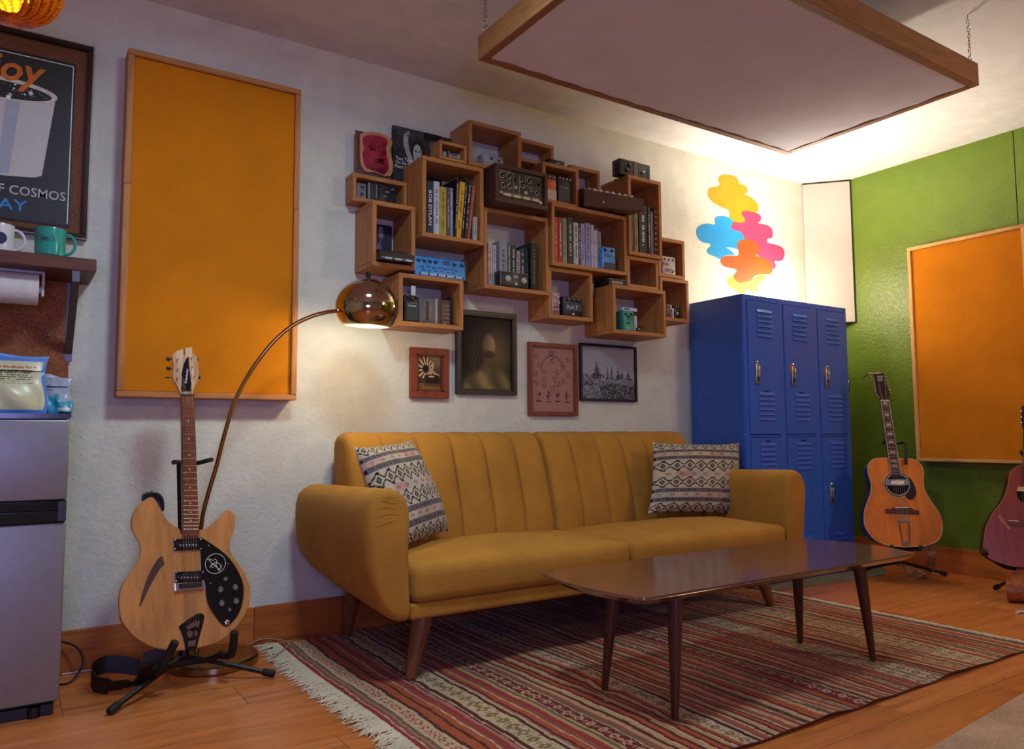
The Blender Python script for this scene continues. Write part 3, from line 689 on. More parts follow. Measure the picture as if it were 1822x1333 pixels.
ob('foot', MB().cyl((FX1-.06, FY+.03, 0), (FX1-.06, FY+.03, .03), .016), BLACK, t)
# snack pouches
def pouch(label, x0, x1, y, z0, z1, th, fn, lean=.04, top=.75, shear=0, parts=None):
    t = thing('snack_pouch', label, 'pouch', ((x0+x1)/2, y, z0), None)
    def at(u, v, s):
        uu = u*2-1; k = (1-abs(uu)**2.2)**.6*(sin(pi*min(1, v*1.25+.10))**.8 if v < .72 else max(0, 1-v)/.28*.62*sin(pi*.99*.72+.2+.4)**.0*.7)
        x = x0+(x1-x0)*u+shear*v+.006*sin(v*7)*(abs(uu) > .8)*(1 if uu > 0 else -1)
        return (x, y+lean*v - s*th*k + .004*sin(u*13+v*9)*s*k, z0+(z1-z0)*v+.006*sin(u*6)*(v > .95))
    picture('front_film', fn, (0, 0, 0), (1, 0, 0), (0, 0, 1), 110, 110, t, M_VCG, pos=lambda u, v: at(u, v, 1))
    mb = MB().grid(lambda u, v: at(1-u, v, -.6), 20, 20); ob('back_film', mb, plain('8fa0b0', .3), t); return t
def film1(U, V):
    out = fill(U, 'c8c39c'); e = (U < .04) | (U > .95) | (V < .06) | (V > .88); out[e] = hexc('4a7cc8')
    m = (V > .955); out[m] = hexc('6c98d8')
    k = (V > .76) & (V < .80) & (U > .30) & (U < .88) & (rnd(U, V, 60, 1) > .35); out[k] = hexc('b06038')
    for r in range(7):
        yv = .72-.036*r; k = (np.abs(V-yv) < .008) & (U > .15) & (U < .84-.03*(r % 3)) & (rnd(U, V*0+r, 70, 2) > .25); out[k] = hexc('55564c')
    k = (U > .10) & (U < .46) & (V > .12) & (V < .44); out[k] = hexc('a9b8b8')
    for r in range(8):
        yv = .42-.037*r; k = (np.abs(V-yv) < .007) & (U > .12) & (U < .44) & (rnd(U, V*0+r, 50, 3) > .3); out[k] = hexc('3a4a5c')
    return out
def film2(U, V):
    out = fill(U, '9aa3b4'); k = V < .42+.1*np.sin(U*5+1); out[k] = hexc('2f96b8'); k = (U > .48) & (U < .62) & (V < .52); out[k] = hexc('1c8aa8')
    for r in range(8):
        yv = .93-.042*r; k = (np.abs(V-yv) < .008) & (U > .06) & (U < .42) & (rnd(U, V*0+r, 50, 4) > .3); out[k] = hexc('5a6070')
    k = (np.abs(V-.62) < .008) & (U < .45); out[k] = hexc('2a2e3c'); k = (V > .10) & (V < .17) & (U > .58) & (U < .92); out[k] = hexc('c8d4e0'); k = (V < .06) & (U > .62); out[k] = hexc('18202c')
    return out
pouch('cream and blue foil snack pouch standing on the fridge top', -.135, .089, 2.66, .868, 1.046, .028, film1)
pouch('grey and teal crumpled snack pouch with folded top beside the cream pouch', .068, .158, 2.73, .868, .990, .026, film2, shear=.0)
# ================================================================== WALL SHELF, CORK BOARD, POSTER
CORK = plain('8a5438', .95, 0, .3, .5, 260)
ob('cork_board', MB().box(-.42, .163, D-.012, D-.0005, .86, 1.372), CORK, None, 'brown cork board on the wall under the mug shelf', 'cork board', smooth=False, bevel=.001)
t = thing('wall_shelf', 'dark wooden wall shelf with metal brackets holding mugs', 'shelf', (-.1, 2.93, 1.33))
ob('board', MB().box(-.45, .218, 2.80, D-.0005, 1.337, 1.378), wood('5e3420', '3c1e12', 'x', .5, 1.2), t, bevel=.002)
mb = MB().prism([(.150, 2.812, 1.330), (.150, 2.812, 1.300), (.150, D-.014, 1.085), (.150, D-.014, 1.12)], (.022, 0, 0)); mb.box(.150, .172, 2.806, 2.83, 1.30, 1.362)
ob('bracket', mb, plain('6a6a70', .4, .7), t, bevel=.001)
mb = MB().box(.150, .172, D-.0135, D-.012, 1.06, 1.336); ob('bracket_plate', mb, plain('6a6a70', .4, .7), t)
ob('screw', MB().lathe((.098, D-.012, 1.147), [(.004, 0), (.004, .006), (.007, .008), (0, .012)], 10, (0, -1, 0)), STEEL, t)
t = thing('paper_towel_holder', 'white paper towel roll on a holder under the mug shelf', 'paper towel', (0, 2.9, 1.24))
ob('roll', MB().lathe((-.30, 2.90, 1.278), [(.02, 0), (.052, 0), (.052, .362), (.02, .362)], 36, (1, 0, 0)), plain('d8d8d4', .9, 0, .04, .3), t)
mb = MB().rbox((.074, 2.90, 1.295), (.004, .018, .040), .003, 2, 1); mb.box(-.10, .074, 2.888, 2.912, 1.329, 1.3365); ob('holder_arm', mb, plain('c8c8cc', .2), t)
ob('core_pin', MB().cyl((-.32, 2.90, 1.278), (.070, 2.90, 1.278), .012), plain('c8c8cc', .2), t)
def mug(label, x, y, z, r, h, col, hang):
    t = thing('mug', label, 'mug', (x, y, z)); m = plain(col, .2, 0, .03)
    ob('body', MB().lathe((x, y, z), [(r*.85, 0), (r*.97, .006), (r, .02), (r, h-.004), (r*.985, h), (r*.93, h-.003), (r*.92, .012), (0, .010)], 40), m, t)
    u = Vector((cos(hang), sin(hang), 0)); pts = [Vector((x, y, z))+u*(r*.97+.030*sin(a))+Vector((0, 0, h*.5+h*.36*cos(a))) for a in [pi*k/12 for k in range(13)]]
    ob('handle', MB().tube(pts, .0048, 10), m, t); return t
t = mug('teal mug with black script lettering at the right end of the wall shelf', .088, 2.86, 1.3785, .044, .094, '2f9c8c', radians(-15))
text("Elmer's", (.0735, 2.8165, 1.436), (1, -.33*0, 0), (0, 0, 1), .048, .022, BLACK, t, shear=.3)
t = mug('white mug with a dark blue emblem on the wall shelf left of the teal mug', -.052, 2.87, 1.3785, .043, .090, 'd8d8d8', radians(-12))
mb = MB().prism([(-.048+.019*cos(a), 2.8255, 1.42+.019*sin(a)) for a in [2*pi*k/24 for k in range(24)]], (0, .003, 0)); ob('emblem', mb, plain('2a3350', .3), t, label='round dark blue emblem')
# framed poster
t = thing('framed_poster', 'framed black poster of a giant coffee cup above the wall shelf', 'poster', (-.09, D, 1.49)); PX0, PX1, PZ0, PZ1 = -.385, .204, 1.492, 2.197
FRM = plain('3a2c26', .25, .5)
for (a, b, c, d_) in ((PX0, PX1, PZ0, PZ0+.018), (PX0, PX1, PZ1-.018, PZ1), (PX0, PX0+.018, PZ0+.018, PZ1-.018), (PX1-.018, PX1, PZ0+.018, PZ1-.018)):
    ob('frame_bar', MB().box(a, b, D-.030, D-.0005, c, d_), FRM, t, bevel=.003)
mb = MB()
mb.box(PX1-.0035, PX1+.0005, D-.0315, D-.027, PZ0, PZ1); mb.box(PX0, PX1-.004, D-.0315, D-.027, PZ0-.0003, PZ0+.003); mb.box(PX0, PX1-.004, D-.0315, D-.027, PZ1-.003, PZ1+.0003)
ob('silver_edge', mb, plain('b8b4b0', .2, 1), t)
mb = MB(); mb.box(PX0+.018, PX1-.018, D-.010, D-.001, PZ0+.018, PZ1-.018); ob('cork_mat', mb, plain('6e4634', .95, 0, .35, .4, 260), t)
qx0, qx1, qz0, qz1 = -.325, .143, 1.538, 2.118
ob('bevel_edge', MB().box(qx0-.006, qx1+.006, D-.014, D-.010, qz0-.006, qz1+.006), BLACK, t, smooth=False)
pst = ob('poster_sheet', MB().box(qx0, qx1, D-.0155, D-.014, qz0, qz1), plain('24242a', .5), t, smooth=False)
ob('white_line', MB().box(qx1-.003, qx1, D-.0160, D-.0155, qz0+.005, qz1-.004).box(qx0, qx1-.003, D-.0160, D-.0155, qz1-.007, qz1-.004), WHITE, t, smooth=False)
yy = D-.0156
cup = MB(); mx = -.09; 
pts = [(mx+.182, 1.985), (mx+.150, 1.70), (mx+.13, 1.690), (mx+.05, 1.682), (mx-.05, 1.682), (mx-.13, 1.690), (mx-.150, 1.70), (mx-.182, 1.985)]
cup.prism([(x, yy, z) for x, z in pts], (0, -.0008, 0)); ob('cup_shape', cup, plain('c9c8c4', .6, 0, .02), pst, smooth=False)
ob('cup_shade', MB().prism([(x, yy-.0009, z) for x, z in ((mx+.04, 1.97), (mx+.08, 1.965), (mx+.055, 1.69), (mx+.02, 1.688))], (0, -.0005, 0)), plain('a8b0bc', .6, 0, .02), pst, smooth=False)
ob('cup_rim', MB().prism([(mx+.187*cos(a), yy-.001, 1.985+.040*sin(a)) for a in [2*pi*k/40 for k in range(40)]], (0, -.0008, 0)), plain('d2d0ca', .6), pst, smooth=False)
ob('coffee_surface', MB().prism([(mx+.170*cos(a), yy-.002, 1.980+.030*sin(a)) for a in [2*pi*k/40 for k in range(40)]], (0, -.0006, 0)), plain('1c1c20', .6), pst, smooth=False)
st = MB(); rs = random.Random(5)
for k in range(110):
    a = rs.uniform(0, 2*pi); r = sqrt(rs.random()); x = mx+.160*r*cos(a); z = 1.980+.027*r*sin(a); q = rs.choice([.0008, .001, .0014, .0035 if k < 60 else .001]) if k > 3 else .008
    st.prism([(x+q*cos(b), yy-.0027, z+q*sin(b)) for b in [2*pi*j/5 for j in range(5)]], (0, -.0003, 0))
ob('star', st, WHITE, pst, kind='stuff', smooth=False)
text('Enjoy', (-.083, yy-.003, 2.045), (1, 0, 0), (0, 0, 1), .285, .125, plain('d8761e', .6), pst, shear=.25, ext=.0012, bold=.02)
text('A CUP OF COSMOS', (-.048, yy-.001, 1.637), (1, 0, 0), (0, 0, 1), .363, .032, plain('c0bdb8', .6), pst, bold=.008)
text('TODAY', (-.09, yy-.001, 1.585), (1, 0, 0), (0, 0, 1), .226, .040, plain('2f84c8', .6), pst, bold=.015)
# amber glass pendant
t = thing('pendant_lamp', 'swirled amber glass pendant lamp at the top left corner of the picture', 'lamp', (-.04, 2.138, 1.80))
AM = bpy.data.materials.new('amber_glass'); AM.use_nodes = True; b_ = AM.node_tree.nodes['Principled BSDF']
b_.inputs['Base Color'].default_value = lin('f29416'); b_.inputs['Transmission Weight'].default_value = .75; b_.inputs['Roughness'].default_value = .08; b_.inputs['IOR'].default_value = 1.25
pc = Vector((-.042, 2.138, 1.902)); prof = []
for k in range(31):
    a = -pi/2+pi*k/30*.93; prof.append((max(.018, .114*cos(a)**.75 if cos(a) > 0 else .02), .098*sin(a)))
gm = MB().lathe(pc, prof, 160, (0, 0, 1), mod=lambda a, j: 1+.035*sin(20*(a+j*.055))*min(1, j/3))
for j in range(len(prof)-1):
    for k in range(160):
        if sin(20*(2*pi*(k+.5)/160+(j+.5)*.055)) < -.45: gm.m[j*160+k] = 1
AM2 = AM.copy(); AM2.name = 'amber_glass_groove'; AM2.node_tree.nodes['Principled BSDF'].inputs['Base Color'].default_value = lin('a04808')
ob('glass_shade', gm, [AM, AM2], t, angle=80)
ob('bulb', MB().lathe(pc+Vector((0, 0, -.03)), [(0, -.03), (.022, -.02), (.03, 0), (.022, .024), (.012, .045), (0, .046)], 20), emis('amber_bulb', 'ffb048', 6), t)
ob('cord', MB().cyl(pc+Vector((0, 0, .085)), (pc.x, pc.y, HC), .004), BLACK, t)
ob('cap', MB().lathe(pc+Vector((0, 0, .088)), [(.035, 0), (.034, .01), (.014, .03), (.014, .055), (0, .056)], 24), BRASS, t)
# cables
ob('power_cord', MB().tube(spline([(.165, 3.03, .115), (.20, 3.01, .105), (.225, 2.99, .085), (.235, 2.96, .05), (.215, 2.93, .02), (.19, 2.91, .005), (.160, 2.92, .004)]), .0035, 8), BLACKM, None, 'dark power cord looping out beside the fridge', 'cable')
P = [Zp(*p, .003) for p in ((110, 1198), (150, 1194), (195, 1189), (240, 1186))]
ob('white_cable', MB().tube([(min(p.x, 9), min(p.y, D-.022), .003) for p in P], .0025, 8), WHITE, None, 'thin white cable lying along the foot of the baseboard', 'cable')
P = [Zp(430, 1141, .004), Zp(455, 1131, .02), Zp(480, 1130, .012), Zp(510, 1142, .016), Zp(512, 1150, .016), Zp(482, 1172, .017)]
ob('white_cable', MB().tube(spline([(p.x, min(p.y, D-.022), p.z) for p in P]), .0022, 8), plain('b09a88', .4), None, 'pale cable curling from the lamp base onto the rug edge', 'cable')
# ================================================================== WALL BOXES (x0, x1, z0, z1 at the front, depth)
def cube(label, x0, x1, z0, z1, dep, off=0., open_back=True, mats=None, tb=.0185):
    """open-fronted wooden box on the wall: two sides, top and bottom boards"""
    yf, yb = D-dep, D-off-.0008; A, B = mats or (SHELFW, SHELFV)
    t = thing('shelf_box', label, 'shelf box', ((x0+x1)/2, (yf+yb)/2, z0), 'wooden boxes of the wall shelf')
    g = .0006; x0 += g; x1 -= g; z0 += g; z1 -= g
    ob('board', MB().box(x0, x1, yf, yb, z1-tb, z1), A, t, bevel=.0012); ob('board', MB().box(x0, x1, yf, yb, z0, z0+tb), A, t, bevel=.0012)
    ob('board', MB().box(x0, x0+tb, yf, yb, z0+tb, z1-tb), B, t, bevel=.0012); ob('board', MB().box(x1-tb, x1, yf, yb, z0+tb, z1-tb), B, t, bevel=.0012)
    return t
BX = dict(
 a=('small wooden box at the far left of the shelf holding black effect pedals', 1.162, 1.415, 1.780, 1.902, .082),
 b=('tall wooden shelf box holding the spiral of black and yellow books', 1.418, 1.722, 1.632, 1.982, .223),
 c=('wooden shelf box holding a purple figure print at the lower left', 1.208, 1.404, 1.489, 1.763, .19),
 d=('wooden shelf box nearest the lamp shade with a tuner pedal and cassettes', 1.335, 1.645, 1.255, 1.4775, .175),
 e=('large wooden shelf box at the top of the cluster with a white pedal', 1.672, 1.957, 2.004, 2.214, .175),
 f=('large wooden shelf box at the centre with grey paperbacks and a twin pedal', 1.747, 2.109, 1.452, 1.824, .18),
 g=('tiny wooden box holding a grey cassette recorder', 1.498, 1.635, 1.9835, 2.066, .223),
 h=('small empty wooden box beside the topmost box', 1.990, 2.200, 2.108, 2.222, .105),
 i=('small wooden box holding an orange and a black pedal', 2.082, 2.302, 1.903, 2.104, .17),
 j=('small shallow empty wooden box behind the sloping synthesizer', 2.3035, 2.497, 1.903, 2.152, .10),
 k=('wide wooden shelf box with coloured books and a blue pedal', 2.1115, 2.585, 1.596, 1.9015, .20),
 l=('tall wooden shelf box with dark books at the right', 2.5875, 2.819, 1.705, 2.121, .213),
 m=('low wooden box under the tall right-hand box holding a leaning dark book', 2.5875, 2.806, 1.5395, 1.7035, .195),
 n=('small wooden box at the far right holding a white six knob pedal', 2.8215, 3.018, 1.625, 1.838, .18),
 o=('small wooden box at the lower right corner of the shelf', 2.829, 3.042, 1.392, 1.6235, .18),
 p=('lowest wooden shelf box holding a green pedal', 2.464, 2.826, 1.294, 1.5385, .224),
 q=('wooden shelf box holding a black pedal and a pink pedal', 2.1095, 2.381, 1.348, 1.5945, .171))
BX['b'] = ('tall wooden shelf box holding black and yellow books at the upper left',)+BX['b'][1:]
for k, v in BX.items(): cube(v[0], v[1], v[2], v[3], v[4], v[5], off=.14 if k == 'g' else .030 if k == 'b' else 0, tb=.014 if k in 'g' else .0185)
TB = .0191
def fz(k): return BX[k][3]+TB+.0004          # floor of a box
def fy(k): return D-BX[k][5]                  # front plane of a box
# books -------------------------------------------------------------
def book(label, px0, px1, ptop, k, col, rec=.02, dep=.13, lean=0., txt=None, tcol='d8d8d0', marks=True, z0=None, grp=None, bw=True, ybase=None):
    yf = (fy(k) if k else ybase)+rec; zb = fz(k) if z0 is None else z0
    a, b = Wp(px0, ptop, yf), Wp(px1, ptop, yf); x0, x1, zt = a.x+.0006, b.x-.0006, (a.z+b.z)/2; wd = x1-x0
    if k: dep = min(dep, BX[k][5]-rec-.006)
    if k: zt = min(zt, BX[k][4]-TB-.004)
    t = thing('book', label, 'book', ((x0+x1)/2, yf, zb), grp)
    def sh(x, z): return x - lean*(zt-z)/(zt-zb)
    def blk(xa, xb, ya, yb_, za, zc): return MB().add([(sh(x, z), y, z) for z in (za, zc) for y in (ya, yb_) for x in (xa, xb)], [(0, 2, 3, 1), (4, 5, 7, 6), (0, 1, 5, 4), (2, 6, 7, 3), (0, 4, 6, 2), (1, 3, 7, 5)])
    ob('cover', blk(x0, x1, yf, yf+dep, zb, zt), plain(col, .5), t, bevel=.0012)
    ob('pages', blk(x0+wd*.12, x1-wd*.12, yf+.004, yf+dep-.002, zt-.0005, zt+.0012), plain('cfc6b4', .9), t, smooth=False)
    if txt:
        m_ = plain(tcol, .5); up = Vector((1, 0, 0)); zc = (zt+zb)/2
        dirr = Vector((-(lean), 0, -(zt-zb))).normalized()
        text(txt, (sh((x0+x1)/2, zc), yf-.0006, zc), dirr, up, (zt-zb)*.66, wd*.5, m_, t)
    elif marks:
        mb = MB(); rs = random.Random(int(px0*10)); z = zt-(zt-zb)*.10; xm = (x0+x1)/2; hw = wd*.13
        while z > zb+(zt-zb)*.18:
            l = rs.uniform(.003, .008)
            if rs.random() < .78: mb.add([(sh(xm-hw, z), yf-.0005, z), (sh(xm+hw, z), yf-.0005, z), (sh(xm+hw, z-l), yf-.0005, z-l), (sh(xm-hw, z-l), yf-.0005, z-l)], [(0, 3, 2, 1)])
            z -= l+.003
        if mb.v: ob('spine_print', mb, plain(tcol, .5), t, smooth=False, kind='stuff')
    return t
g1, g2, g3, g4 = 'books in the tall left box', 'paperbacks in the centre box', 'coloured books in the wide box', 'books in the tall right box'
book('thick navy book with large white spine letters in the tall left box', 760, 771.5, 323, 'b', '16283c', txt='BOB DYLAN', tcol='e4e4dc', grp=g1)
book('pale grey book right of the navy book', 771.8, 782.4, 323, 'b', 'b4b4b8', tcol='5a5a60', grp=g1)
book('olive yellow book right of the pale grey book', 782.7, 794.6, 332.6, 'b', 'a89434', tcol='5c5020', grp=g1)
book('thin dark olive book right of the olive yellow book', 795, 800, 334, 'b', '4a4a30', grp=g1)
book('lilac grey book in the middle of the tall left box', 800.4, 806.6, 334.5, 'b', '74789a', tcol='b8b8c8', grp=g1)
book('black book leaning right after the lilac grey book', 812.5, 817, 316, 'b', '1c1a18', lean=.012, grp=g1)
book('bright yellow book leaning right in the tall left box', 819, 828.5, 324, 'b', 'd09a18', lean=.024, tcol='6a4c10', grp=g1)
book('black book just right of the bright yellow book', 829, 833.6, 317, 'b', '16141a', lean=.026, grp=g1)
book('second black book right of the bright yellow book', 834.2, 840, 319, 'b', '201c1c', lean=.024, grp=g1)
book('dull red book leaning at the right of the tall left box', 841, 847, 330, 'b', '9a4a38', lean=.030, tcol='c08a70', grp=g1)
book('short grey white book low in the right corner of the tall left box', 843.2, 850, 386, 'b', 'a8a0a0', lean=.004, rec=.004, dep=.014, tcol='7a3a34', grp=g1)
book('white and red paperback at the left of the centre box', 868.5, 876, 433, 'f', 'b8aaa4', rec=.05, tcol='a0382c', grp=g2)
book('light grey paperback right of the white and red one', 876.5, 883.5, 436, 'f', 'a8a8ac', rec=.05, tcol='6a5048', grp=g2)
book('wide grey hardback in the centre box', 888, 903, 429, 'f', '8a8c94', rec=.05, tcol='3a3c44', grp=g2)
book('slim slate grey book beside the wide grey hardback', 903.4, 909, 430, 'f', '54585e', rec=.05, grp=g2)
book('dark charcoal book in the middle of the centre box', 909.4, 918, 435.5, 'f', '26282c', rec=.05, grp=g2)
book('short pinkish grey book behind the twin pedal', 918.8, 926, 446.5, 'f', '9a8c90', rec=.06, tcol='5a4448', grp=g2)
book('short black and grey book behind the twin pedal', 926.4, 933.6, 444, 'f', '303034', rec=.06, grp=g2)
book('dark grey book with pale top in the centre box', 934, 943, 441, 'f', '3c4044', rec=.06, tcol='9a9ca0', grp=g2)
book('tall black book at the right of the centre box', 944.2, 955.5, 432, 'f', '101012', rec=.03, tcol='6a6458', grp=g2)
book('red book at the left end of the wide box', 985.2, 992.8, 386, 'k', 'b4302e', tcol='d89a88', grp=g3)
book('slim crimson book right of the red book', 993.2, 1000.4, 387, 'k', 'a02c30', tcol='cfc4b4', grp=g3)
book('grey green book in the wide box', 1001, 1008.5, 388, 'k', '7a8a62', tcol='4c5c3c', grp=g3)
book('black book with pale script in the wide box', 1009.2, 1019.6, 387, 'k', '1a1c1a', tcol='c0c0b4', grp=g3)
book('white book with black spine letters in the wide box', 1020.4, 1029, 396, 'k', 'b0aeb2', tcol='1c1c20', grp=g3)
book('thin dark book with red foot in the wide box', 1029.4, 1032.8, 400, 'k', '3c2428', grp=g3)
book('lilac book in the wide box', 1033.2, 1040.4, 398, 'k', '9a90b4', tcol='5c5478', grp=g3)
book('grey lilac book with a dark emblem in the wide box', 1041, 1050.6, 397, 'k', '8c88a4', tcol='3c3850', grp=g3)
book('pale lavender book in the wide box', 1051, 1056.6, 400, 'k', 'a8a8c8', marks=False, grp=g3)
book('off white paperback standing lower beside the blue pedal', 1057, 1062.6, 410, 'k', 'b8bcb8', tcol='7a7c80', grp=g3)
book('silver grey paperback next to the blue pedal', 1063, 1069.2, 412, 'k', '888a8e', tcol='2c2c30', grp=g3)
book('dark teal book at the left of the tall right box', 1121, 1127.5, 373, 'l', '1e3440', tcol='4c6470', grp=g4)
book('tan yellow book in the tall right box', 1128, 1134.8, 374, 'l', '8a7a3c', tcol='3c3418', grp=g4)
tb_ = book('thick black book with large white spine letters in the tall right box', 1136, 1151, 366, 'l', '1c1a1c', marks=True, tcol='d8d4d0', grp=g4)
book('brown book behind the thin white magazines', 1152, 1157, 369, 'l', '3c2a2c', grp=g4)
book('thin white magazine in the tall right box', 1158, 1159.8, 378, 'l', 'b0a8a8', marks=False, grp=g4)
book('second thin grey magazine in the tall right box', 1160.2, 1162, 376, 'l', '8a8488', marks=False, grp=g4)
t = book('dark red book with a column of pale squares on its spine', 1162.8, 1171.5, 370, 'l', '541c1e', marks=False, grp=g4)
yf = fy('l')+.0194; sq = MB()
for k in range(9):
    a = Wp(1167.2, 377+9.6*k, yf); sq.box(a.x-.006, a.x+.006, yf-.0006, yf, a.z-.006, a.z+.006)
ob('spine_print', sq, plain('b8a8a0', .5), t, smooth=False, kind='stuff')
# pedals ---------------------------------------------------------------
def pedal(label, x0, x1, z0, z1, yf, dep, col, knobs=(), plate=None, marks=None, foot=None, name='effect_pedal', cat='pedal', txt=None, grp='effect pedals and small synths on the wall shelf', slope=0, knobcol='101012'):
    """stands upright with its control face towards the room; knobs: (u, v, r) in 0..1 of the face width and height"""
    t = thing(name, label, cat, ((x0+x1)/2, yf+dep/2, z0), grp); wd, ht = x1-x0, z1-z0
    def fn(x, y, z): return (x, y+slope*max(0, (z+ht/2)/ht)*(1 if y < 0 else .3), z)
    ob('housing', MB().rbox(((x0+x1)/2, yf+dep/2, (z0+z1)/2), (wd/2, dep/2, ht/2), min(.004, dep/3), 2, 1, fn), plain(col, .38), t)
    def yy(v): return yf+slope*v
    for (u, v, r) in knobs:
        c = (x0+u*wd, yy(v)-.0002, z0+v*ht); kb = ob('knob', MB().lathe(c, [(r, 0), (r*.95, .007), (r*.6, .0085), (0, .0088)], 12, (0, -1, 0)), plain(knobcol, .35), t)
        if r > .0035: ob('pointer', MB().box(c[0]-.0007, c[0]+.0007, c[1]-.0096, c[1]-.0086, c[2], c[2]+r*.9), WHITE, kb, smooth=False)
    for pl in (plate or ()):
        u0, u1, v0, v1, pc = pl; ob('face_plate', MB().box(x0+u0*wd, x0+u1*wd, yy((v0+v1)/2)-.0022, yy((v0+v1)/2)+.003, z0+v0*ht, z0+v1*ht), plain(pc, .4), t, smooth=False, bevel=.0006)
    if foot:
        u, v, r, fc = foot; ob('foot_switch', MB().lathe((x0+u*wd, yy(v)-.0005, z0+v*ht), [(r*1.3, 0), (r*1.3, .002), (r, .003), (r, .009), (r*.7, .011), (0, .0115)], 14, (0, -1, 0)), plain(fc, .2, 1), t)
    for (s_, u, v, w_, h_, c_) in (marks or ()):
        if s_: text(s_, (x0+u*wd, yy(v)-.0028, z0+v*ht), (1, 0, 0), (0, 0, 1), w_*wd, h_*ht, plain(c_, .5), t)
        else: ob('printed_line', MB().box(x0+(u-w_/2)*wd, x0+(u+w_/2)*wd, yy(v)-.0026, yy(v)-.0020+.001, z0+(v-h_/2)*ht, z0+(v+h_/2)*ht), plain(c_, .5), t, smooth=False)
    return t
def pp(label, pa, pb, k, rec, dep, col, **kw):   # pixel corners (top-left, bottom-right) on the plane rec behind the box front
    yf = fy(k)+rec; a, b = Wp(*pa, yf), Wp(*pb, yf); z0 = kw.pop('z0', fz(k))
    return pedal(label, a.x, b.x, z0, max(a.z, z0+.01), yf, dep, col, **kw)
pp('wide black pedal with two rows of small grey legends in the far left box', (654, 323), (705, 352), 'a', .012, .05, '26262a', marks=[(None, .30, .5, .02, .8, '8a8a8c'), (None, .05, .5, .03, .9, '9a9aa0'), (None, .68, .6, .12, .06, 'a0a0a0'), (None, .62, .35, .10, .05, 'a0a0a0')], knobs=[(.38, .82, .0035), (.38, .62, .0035), (.38, .42, .0035), (.38, .22, .0035), (.86, .75, .008)])
pp('plain grey pedal at the left end of the far left box', (636, 324), (652, 350), 'a', .02, .04, '6a6a72', knobs=[(.5, .75, .006)], foot=(.5, .3, .005, '8a8a8a'))
pp('small dark blue black stomp box with three knobs in the box nearest the lamp', (720, 524), (745, 571), 'd', .012, .06, '14181c', knobs=[(.16, .93, .006), (.5, .86, .006), (.84, .93, .006)], plate=[(.10, .92, .06, .72, '1e2a30')], marks=[(None, .5, .60, .60, .05, '9ab0b4'), (None, .5, .70, .70, .02, '6a7a80')])
pp('tall grey tape machine with a black slot beside the dark stomp box', (746.5, 529), (774, 572), 'd', .03, .08, '66605e', plate=[(.44, .58, .12, .88, '141414')], marks=[(None, .9, .5, .02, .9, '8a8480')], name='tape_machine', cat='tape machine')
pp('pale ribbed cassette case standing right of the tape machine', (774.6, 531), (779.6, 574), 'd', .03, .08, '9c9690', name='cassette_case', cat='case')
pp('reddish brown stack unit with rows of small keys in the box nearest the lamp', (780, 532), (801, 576), 'd', .03, .08, '4e3430', plate=[(.28, .95, .06+.16*i, .17+.16*i, '62443e') for i in range(5)], marks=[(None, .5, .04, .1, .05, 'd8d8d8')], name='tape_machine', cat='tape machine')
pp('tall black box at the right inside the box nearest the lamp', (801.5, 527), (806, 577), 'd', .05, .06, '1a1616', name='speaker_box', cat='box')
a = Wp(736, 489, D-.16)
t = pp('small white badge light on top of the tuner pedal', (732, 508), (740, 521), 'd', .03, .01, 'd0d0da', z0=Wp(720, 524, fy('d')+.012).z+.0006, name='name_badge', cat='badge')  # the tuner's light as a pale block, its glow put into the colour
# blue desktop synth on top of the box nearest the lamp
yS = D-.168; a, b = Wp(739.5, 447, yS), Wp(829, 494, yS); zS = BX['d'][4]+.0006
t = pedal('bright blue desktop synthesizer with dark knobs standing on a shelf box', a.x, b.x, zS, zS+.090, yS, .055, '3f8cc8', name='desktop_synthesizer', cat='synthesizer', slope=.012,
   knobs=[(.07, .76, .0085), (.18, .76, .0085), (.29, .76, .0085), (.40, .76, .0085), (.78, .76, .0085), (.93, .76, .0085)], knobcol='142c5c', plate=[(.56, .69, .66, .86, '1c3470')],
   marks=[(None, .09+.034*i, .10, .022, .10, 'd0d4d8' if i % 5 else '1c2c4c') for i in range(26)] + [(None, .5, .96, .98, .02, '1c4c84')] + [(None, .14+.11*i, .44+.03*(i % 2), .07, .035, '1a3c78') for i in range(7)] + [(None, .16+.12*i, .30, .05, .03, '1a3c78') for i in range(6)])
ob('dark_side_slab', MB().box(b.x+.0008, b.x+.016, yS+.02, yS+.10, zS, zS+.098), plain('16181c', .5), t)  # dark upright slab against the synthesizer's right end
# black flat unit & purple print in box c
yf = D-.255; a, b = Wp(667, 449, yf), Wp(737, 476, yf)
t = thing('tape_deck', 'flat black tape deck lying across the box with the purple print', 'tape deck', ((a.x+b.x)/2, yf+.1, fz('c')), 'effect pedals and small synths on the wall shelf')
x1_ = BX['c'][2]-TB-.001; x0_ = BX['c'][1]+TB+.001; z_ = fz('c')
ob('housing', MB().box(x0_, x1_, fy('c')-.035, D-.04, z_+.004, z_+.036), plain('1a1a1e', .4), t, bevel=.002)
ob('lid', MB().box(x0_+.002, x1_-.02, fy('c')-.010, D-.035, z_+.0365, z_+.050), plain('111114', .25), t, bevel=.002)
ob('front_strip', MB().box(x0_+.004, x1_-.002, fy('c')-.0365, fy('c')-.0352, z_+.008, z_+.016), plain('5a5a60', .4), t)
for i in range(3): ob('key', MB().box(x0_+.02+.045*i, x0_+.05+.045*i, fy('c')-.040, fy('c')-.0366, z_+.006, z_+.014), plain('b0b0b4', .3), t)
for dx in (.02, .13): ob('foot', MB().cyl((x0_+dx, D-.1, z_), (x0_+dx, D-.1, z_+.004), .006), BLACK, t)
